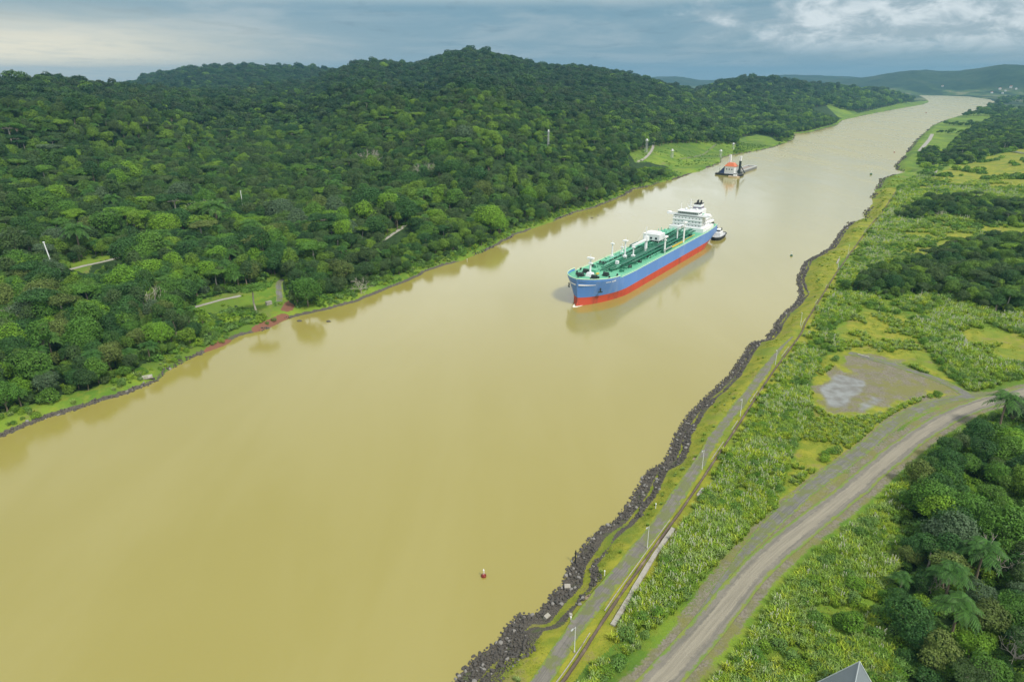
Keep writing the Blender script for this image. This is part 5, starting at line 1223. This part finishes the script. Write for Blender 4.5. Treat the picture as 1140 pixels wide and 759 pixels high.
    MB().cyl((-77.5, 7.5, zb + 3.3), (-77.5, 7.5, zb + 6.0), .12, n=5).build('antenna', M['ship_white'], bridge); MB().cyl((-77.5, -7.0, zb + 3.3), (-77.5, -7.0, zb + 9.2), .24, n=5).build('antenna', M['ship_white'], bridge)
    for y, r in ((4.6, 1.0), (-4.4, .8)):
        d_ = bmesh.new(); bmesh.ops.create_icosphere(d_, subdivisions=2, radius=r); me = bpy.data.meshes.new('radome'); d_.to_mesh(me); d_.free(); me.materials.append(M['ship_white']); o = link('radome', me, bridge); o.location = (-82.5, y, zb + 4.4)
    fu = MB(); fu.box((-100, 0, zA + 7.2), (9.5, 10.5, 14.4)); fu.box((-100, 0, zA + 16), (8.6, 6.6, 4.6), 0, .88); f = fu.build('funnel', M['ship_white'], t)
    MB().box((-100, 0, zA + 18.6), (7.6, 5.8, .9)).build('funnel_top', M['dark'], f); MB().box((-100, 0, zA + 15.6), (8.5, 6.9, 1.4), 0, .97).build('funnel_band', M['purple'], f)
    ex = MB(); [ex.cyl((-100 + a, b, zA + 18.4), (-101 + a, b, zA + 21.2), .5, .5, 7) for a, b in ((-2, -1.4), (0, 1.4), (1.8, -1.0), (-1.2, 1.5))]; ex.build('exhaust_pipe', M['dark'], f)
    for side in (1, -1):
        lb = MB(); lb.cyl((-102, side * 12.6, zA + 5.4), (-94.5, side * 12.6, zA + 5.4), 1.25, 1.25, 10); lb.cyl((-94.5, side * 12.6, zA + 5.4), (-93.2, side * 12.6, zA + 5.6), 1.25, .3, 10); l_ = lb.build('lifeboat', M['ship_white'], t, True)
        dv = MB(); [dv.tube([(x, side * 10.4, zA), (x, side * 11.0, zA + 6.0), (x, side * 12.8, zA + 7.8)], .25, 5) for x in (-101, -95.5)]; dv.build('davit', M['ship_white'], l_)
    pd = MB(); pd.box((-106, 0, zA + .6), (14, 22, .5)); pd.build('poop_deck', M['deck_green'], t)
    for y in (-9, -3, 4, 10): MB().cyl((-110.5, y - 1.2, zA + 1.6), (-110.5, y + 1.2, zA + 1.6), .8, n=8).build('mooring_winch', M['machine'], t)
    for side in (1, -1): sc_ = MB(); [sc_.box((-91 + k * 2.4, side * 14.2, zA + .8 + k * 0), (1.6, 1.6, 1.9)) for k in range(5)]; sc_.build('vent_row', M['ship_white'], t)
    MB().cyl((-113, 0, zA), (-113.6, 0, zA + 7.5), .14, n=5).build('flagstaff', M['ship_white'], t)
    return mid, ax, S
MID, AXS, SS = tanker()

# foam at the stem: churned water, part of the water surface
def foam():
    p = MID + AXS * (LOA * SS * .5 + .5); m = MB(); pts = [p + AXS * a + np.array([-AXS[1], AXS[0]]) * b for a, b in ((2.0, 0), (.6, 1.3), (-3, 2.4), (-7, 3.3), (-6.8, 2.8), (-2, 1.3), (-.5, 0), (-2, -1.3), (-6.8, -2.8), (-7, -3.3), (-3, -2.4), (.6, -1.3))]
    m.prism([tuple(q) for q in pts], -.1, .06); o = m.build('bow_foam', mat_plain('foam', (.72, .72, .62), .7, 0, .2, 2)); tag(o, kind='structure')
foam()

def tug(x, y, rz, s, label):
    t = empty('tugboat', (x, y, 0), rz); t.scale = (s, s, s); tag(t, label, 'tugboat')
    out = [(13, 0), (11.5, 2.6), (8, 4.2), (0, 5), (-9, 4.8), (-12.5, 3.6), (-13, 0), (-12.5, -3.6), (-9, -4.8), (0, -5), (8, -4.2), (11.5, -2.6)]
    MB().prism([(a * .94, b * .9) for a, b in out], -1.5, 2.2, 1.06).build('hull', M['dark'], t); MB().prism([(a * .97, b * .93) for a, b in out], 2.22, 2.4).build('deck', M['galv'], t)
    f = MB(); [f.cyl((*out[i], 2.3), (*out[(i + 1) % 12], 2.3), .5, n=6) for i in range(12)]; f.build('fender', M['dark'], t)
    h = MB(); h.box((1.5, 0, 3.9), (11, 5.6, 3.0)); h.box((2.4, 0, 6.4), (5.6, 4.4, 2.4), 0, .9); c = h.build('cabin', M['ship_white'], t); MB().box((2.4, 0, 6.6), (5.75, 4.55, .9), 0, .97).build('window_strip', M['glass'], c); MB().cyl((1, 0, 7.6), (1, 0, 11), .18, n=5).build('mast', M['ship_white'], c)
    for sg in (-1, 1): MB().cyl((-3.2, sg * 1.7, 4.2), (-3.2, sg * 1.7, 7.6), .55, .5, 8).build('funnel', M['dark'], t)
p = MID - AXS * (LOA * SS * .5 + 9) + np.array([-AXS[1], AXS[0]]) * 11.0; tug(p[0], p[1], math.atan2(AXS[1], AXS[0]) + .12, 1.0, "black tugboat with a white cabin pushing at the tanker's stern")

# ------------------------------------------------------------------ dredging barge, hopper barge, workboat
M['barge_grey'] = mat_plain('grey_barge_steel', (0.16, 0.16, 0.16), .6, 0, .2, .3); M['sand'] = mat_plain('dredged_spoil', (0.30, 0.25, 0.20), .9, 0, .25, .6, .4); M['navy'] = mat_plain('navy_paint', (0.03, 0.05, 0.16), .5); M['tan'] = mat_plain('tan_paint', (0.55, 0.42, 0.28), .6)
def dredger():
    a, b = px(796, 194.5), px(822, 197); d = (b - a); rz = math.atan2(d[1], d[0]); L = np.linalg.norm(d); c = (a + b) / 2 + np.array([-math.sin(rz), math.cos(rz)]) * 8
    t = empty('dredging_barge', (c[0], c[1], 0), rz); tag(t, 'dredging barge with white house and orange roof moored at the far bank', 'barge'); hl = L / 2
    MB().prism([(-hl, -8), (hl, -8), (hl + 1, 0), (hl, 8), (-hl, 8), (-hl - 1, 0)], -1.2, 2.4).build('hull', M['dark'], t); MB().box((0, 0, 2.47), (L - 1, 15, .12)).build('deck', M['barge_grey'], t)
    h = MB(); h.box((2, -1, 7.2), (L * .40, 10.5, 9.4)); hs_ = h.build('machinery_house', M['ship_white'], t)
    for q in (-3.6, 0, 3.6): MB().box((2 + q, -6.3, 8.2), (1.6, .12, 1.4)).build('window', M['glass'], hs_)
    MB().prism([(2 - L * .23, -6.6), (2 + L * .23, -6.6), (2 + L * .23, 4.6), (2 - L * .23, 4.6)], 11.9, 16.4, .45).build('roof', M['orange'], hs_)
    n_ = MB(); n_.add([(2 - L * .21, -6.2, 2.5), (2 - L * .21, 4.2, 2.5), (-hl + 3, 4.2, 2.5), (-hl + 3, -6.2, 2.5), (2 - L * .21, -6.2, 11.4), (2 - L * .21, 4.2, 11.4)], [(0, 3, 2, 1), (0, 4, 3), (1, 2, 5), (3, 4, 5, 2), (0, 1, 5, 4)]); n_.build('ramp_housing', M['navy'], t)
    for x, y, z, mt, mt2 in ((-2.4, 3, 26, 'ship_white', 'ship_white'), (hl - 4, 2, 25, 'machine', 'ship_white')):
        s = MB(); s.box((x, y, z * .38), (2.4, 2.2, z * .76)); o = s.build('spud', M[mt], t); MB().box((x, y, z * .88), (2.3, 2.1, z * .24)).build('spud_top', M[mt2], o)
    bm_ = MB(); bm_.tube([(hl - 6, -2, 3), (hl - 1, -2, 13), (hl + 6, -2, 4)], .6, 6); bm_.build('dipper_arm', M['machine'], t)
    MB().cyl((-hl + 2, 0, 2.4), (-hl + 2, 0, 9), .25, n=5).build('light_mast', M['machine'], t); w = MB(); [w.box((x, y, 3.2), (2, 1.8, 1.5)) for x, y in ((-hl + 5, -5.5), (-hl + 8, 5.5), (hl - 3, 5.5))]; w.build('winch', M['machine'], t)
    a, b = px(820, 193), px(837, 187.3); d = b - a; rz2 = math.atan2(d[1], d[0]); L2 = np.linalg.norm(d); c = (a + b) / 2
    t = empty('hopper_barge', (c[0], c[1], 0), rz2); tag(t, 'long open hopper barge with pale rim beside the dredging barge', 'barge'); k = L2 / 2
    MB().prism([(-k, -7), (k, -7), (k + 2, 0), (k, 7), (-k, 7), (-k - 2, 0)], -1, 2.6).build('hull', M['barge_grey'], t)
    for sg in (-1, 1): MB().box((0, sg * 6, 3.4), (L2 - 1, 1.6, 1.5)).build('coaming', M['galv'], t)
    for sg in (-1, 1): MB().box((sg * (k - 2), 0, 3.4), (3, 10.3, 1.48)).build('end_deck', M['galv'], t)
    MB().box((0, 0, 2.75), (L2 - 9, 10, .3)).build('spoil', M['sand'], t)
    p = px(817, 197.5); t = empty('workboat', (p[0], p[1], 0), rz + .2); tag(t, 'small tan workboat in front of the dredging barge', 'boat')
    MB().prism([(-6.5, -2.2), (4, -2.2), (7, 0), (4, 2.2), (-6.5, 2.2)], -.6, 1.6, 1.05).build('hull', M['tan'], t); c_ = MB().box((1.4, 0, 3.6), (4.4, 3.2, 3.8), 0, .9).build('cabin', M['ship_white'], t); MB().box((1.4, 0, 4.5), (4.3, 3.1, .8)).build('window_strip', M['glass'], c_)
dredger()

# ------------------------------------------------------------------ buoys and things adrift
M['buoy_red'] = mat_plain('red_buoy_paint', (0.24, 0.030, 0.020), .5, 0, .2, 2.0); M['buoy_green'] = mat_plain('green_buoy_paint', (0.02, 0.10, 0.05), .5)
def buoy(a, b, s, mt, label):
    p = px(a, b); t = empty('buoy', (p[0], p[1], 0), 0); t.scale = (s, s, s); tag(t, label, 'buoy')
    m = MB(); prof = [(.35, -.5), (.62, -.1), (.70, .25), (.62, .6), (.30, .85)]
    for (r0, z0), (r1, z1) in zip(prof[:-1], prof[1:]): m.cyl((0, 0, z0), (0, 0, z1), r0, r1, 14)
    m.build('float', M[mt], t, True); tw = MB(); [tw.cyl((.26 * math.cos(k), .26 * math.sin(k), .8), (.1 * math.cos(k), .1 * math.sin(k), 2.0), .05, n=4) for k in (0, 2.09, 4.19)]; tw.cyl((0, 0, 1.95), (0, 0, 2.12), .2, n=8); tw.build('tower', M['ship_white'], t); MB().cyl((0, 0, 2.12), (0, 0, 2.45), .12, .08, 8).build('lantern', M['ship_white'], t)
buoy(538.5, 641.5, 1.0, 'buoy_red', 'small red buoy with a white top floating near the bottom of the picture'); buoy(881, 285, 1.3, 'buoy_green', 'tiny dark buoy on the water off the right bank bend')
buoy(995.5, 170, 1.7, 'buoy_red', 'far red buoy near the right bank where the waterway narrows'); buoy(969.6, 194.5, 2.2, 'buoy_green', 'dark buoy off the small inlet of the right bank'); buoy(1031, 126, 2.8, 'buoy_red', 'farthest buoy in the bend below the headland')
for (a, b), r, lab in (((366, 358), 1.2, 'dark rock awash in the water off the red soil scar'), ((333.5, 357.5), 1.3, 'dark rock at the water line just below the red soil scar'), ((659, 243), 1.1, "dark floating debris on the water behind the tanker's bow"), ((666, 240), .8, "smaller dark debris right of the larger one behind the tanker's bow")):
    p = px(a, b); o = link('rock', rs[1].copy()); o.location = (p[0], p[1], .15); o.scale = (r * 2.2, r * 1.4, r * 1.1); tag(o, lab, 'rock')

# ------------------------------------------------------------------ haze: one closed box of even air over the whole place
hz = bpy.data.materials.new('haze_air'); hz.use_nodes = True; t = NT(hz.node_tree); t.n.clear(); out = t.new('ShaderNodeOutputMaterial'); pv = t.new('ShaderNodeVolumePrincipled')
pv.inputs['Color'].default_value = (0.20, 0.43, 0.64, 1); pv.inputs['Density'].default_value = HAZE; pv.inputs['Anisotropy'].default_value = 0.0; t.link(pv.outputs[0], out.inputs['Volume'])
hb_ = MB(); hb_.box((0, 0, 145), (30000, 30000, 302)); o = hb_.build('haze', hz); tag(o, 'thin pale blue haze lying over the whole valley', 'haze', kind='stuff')
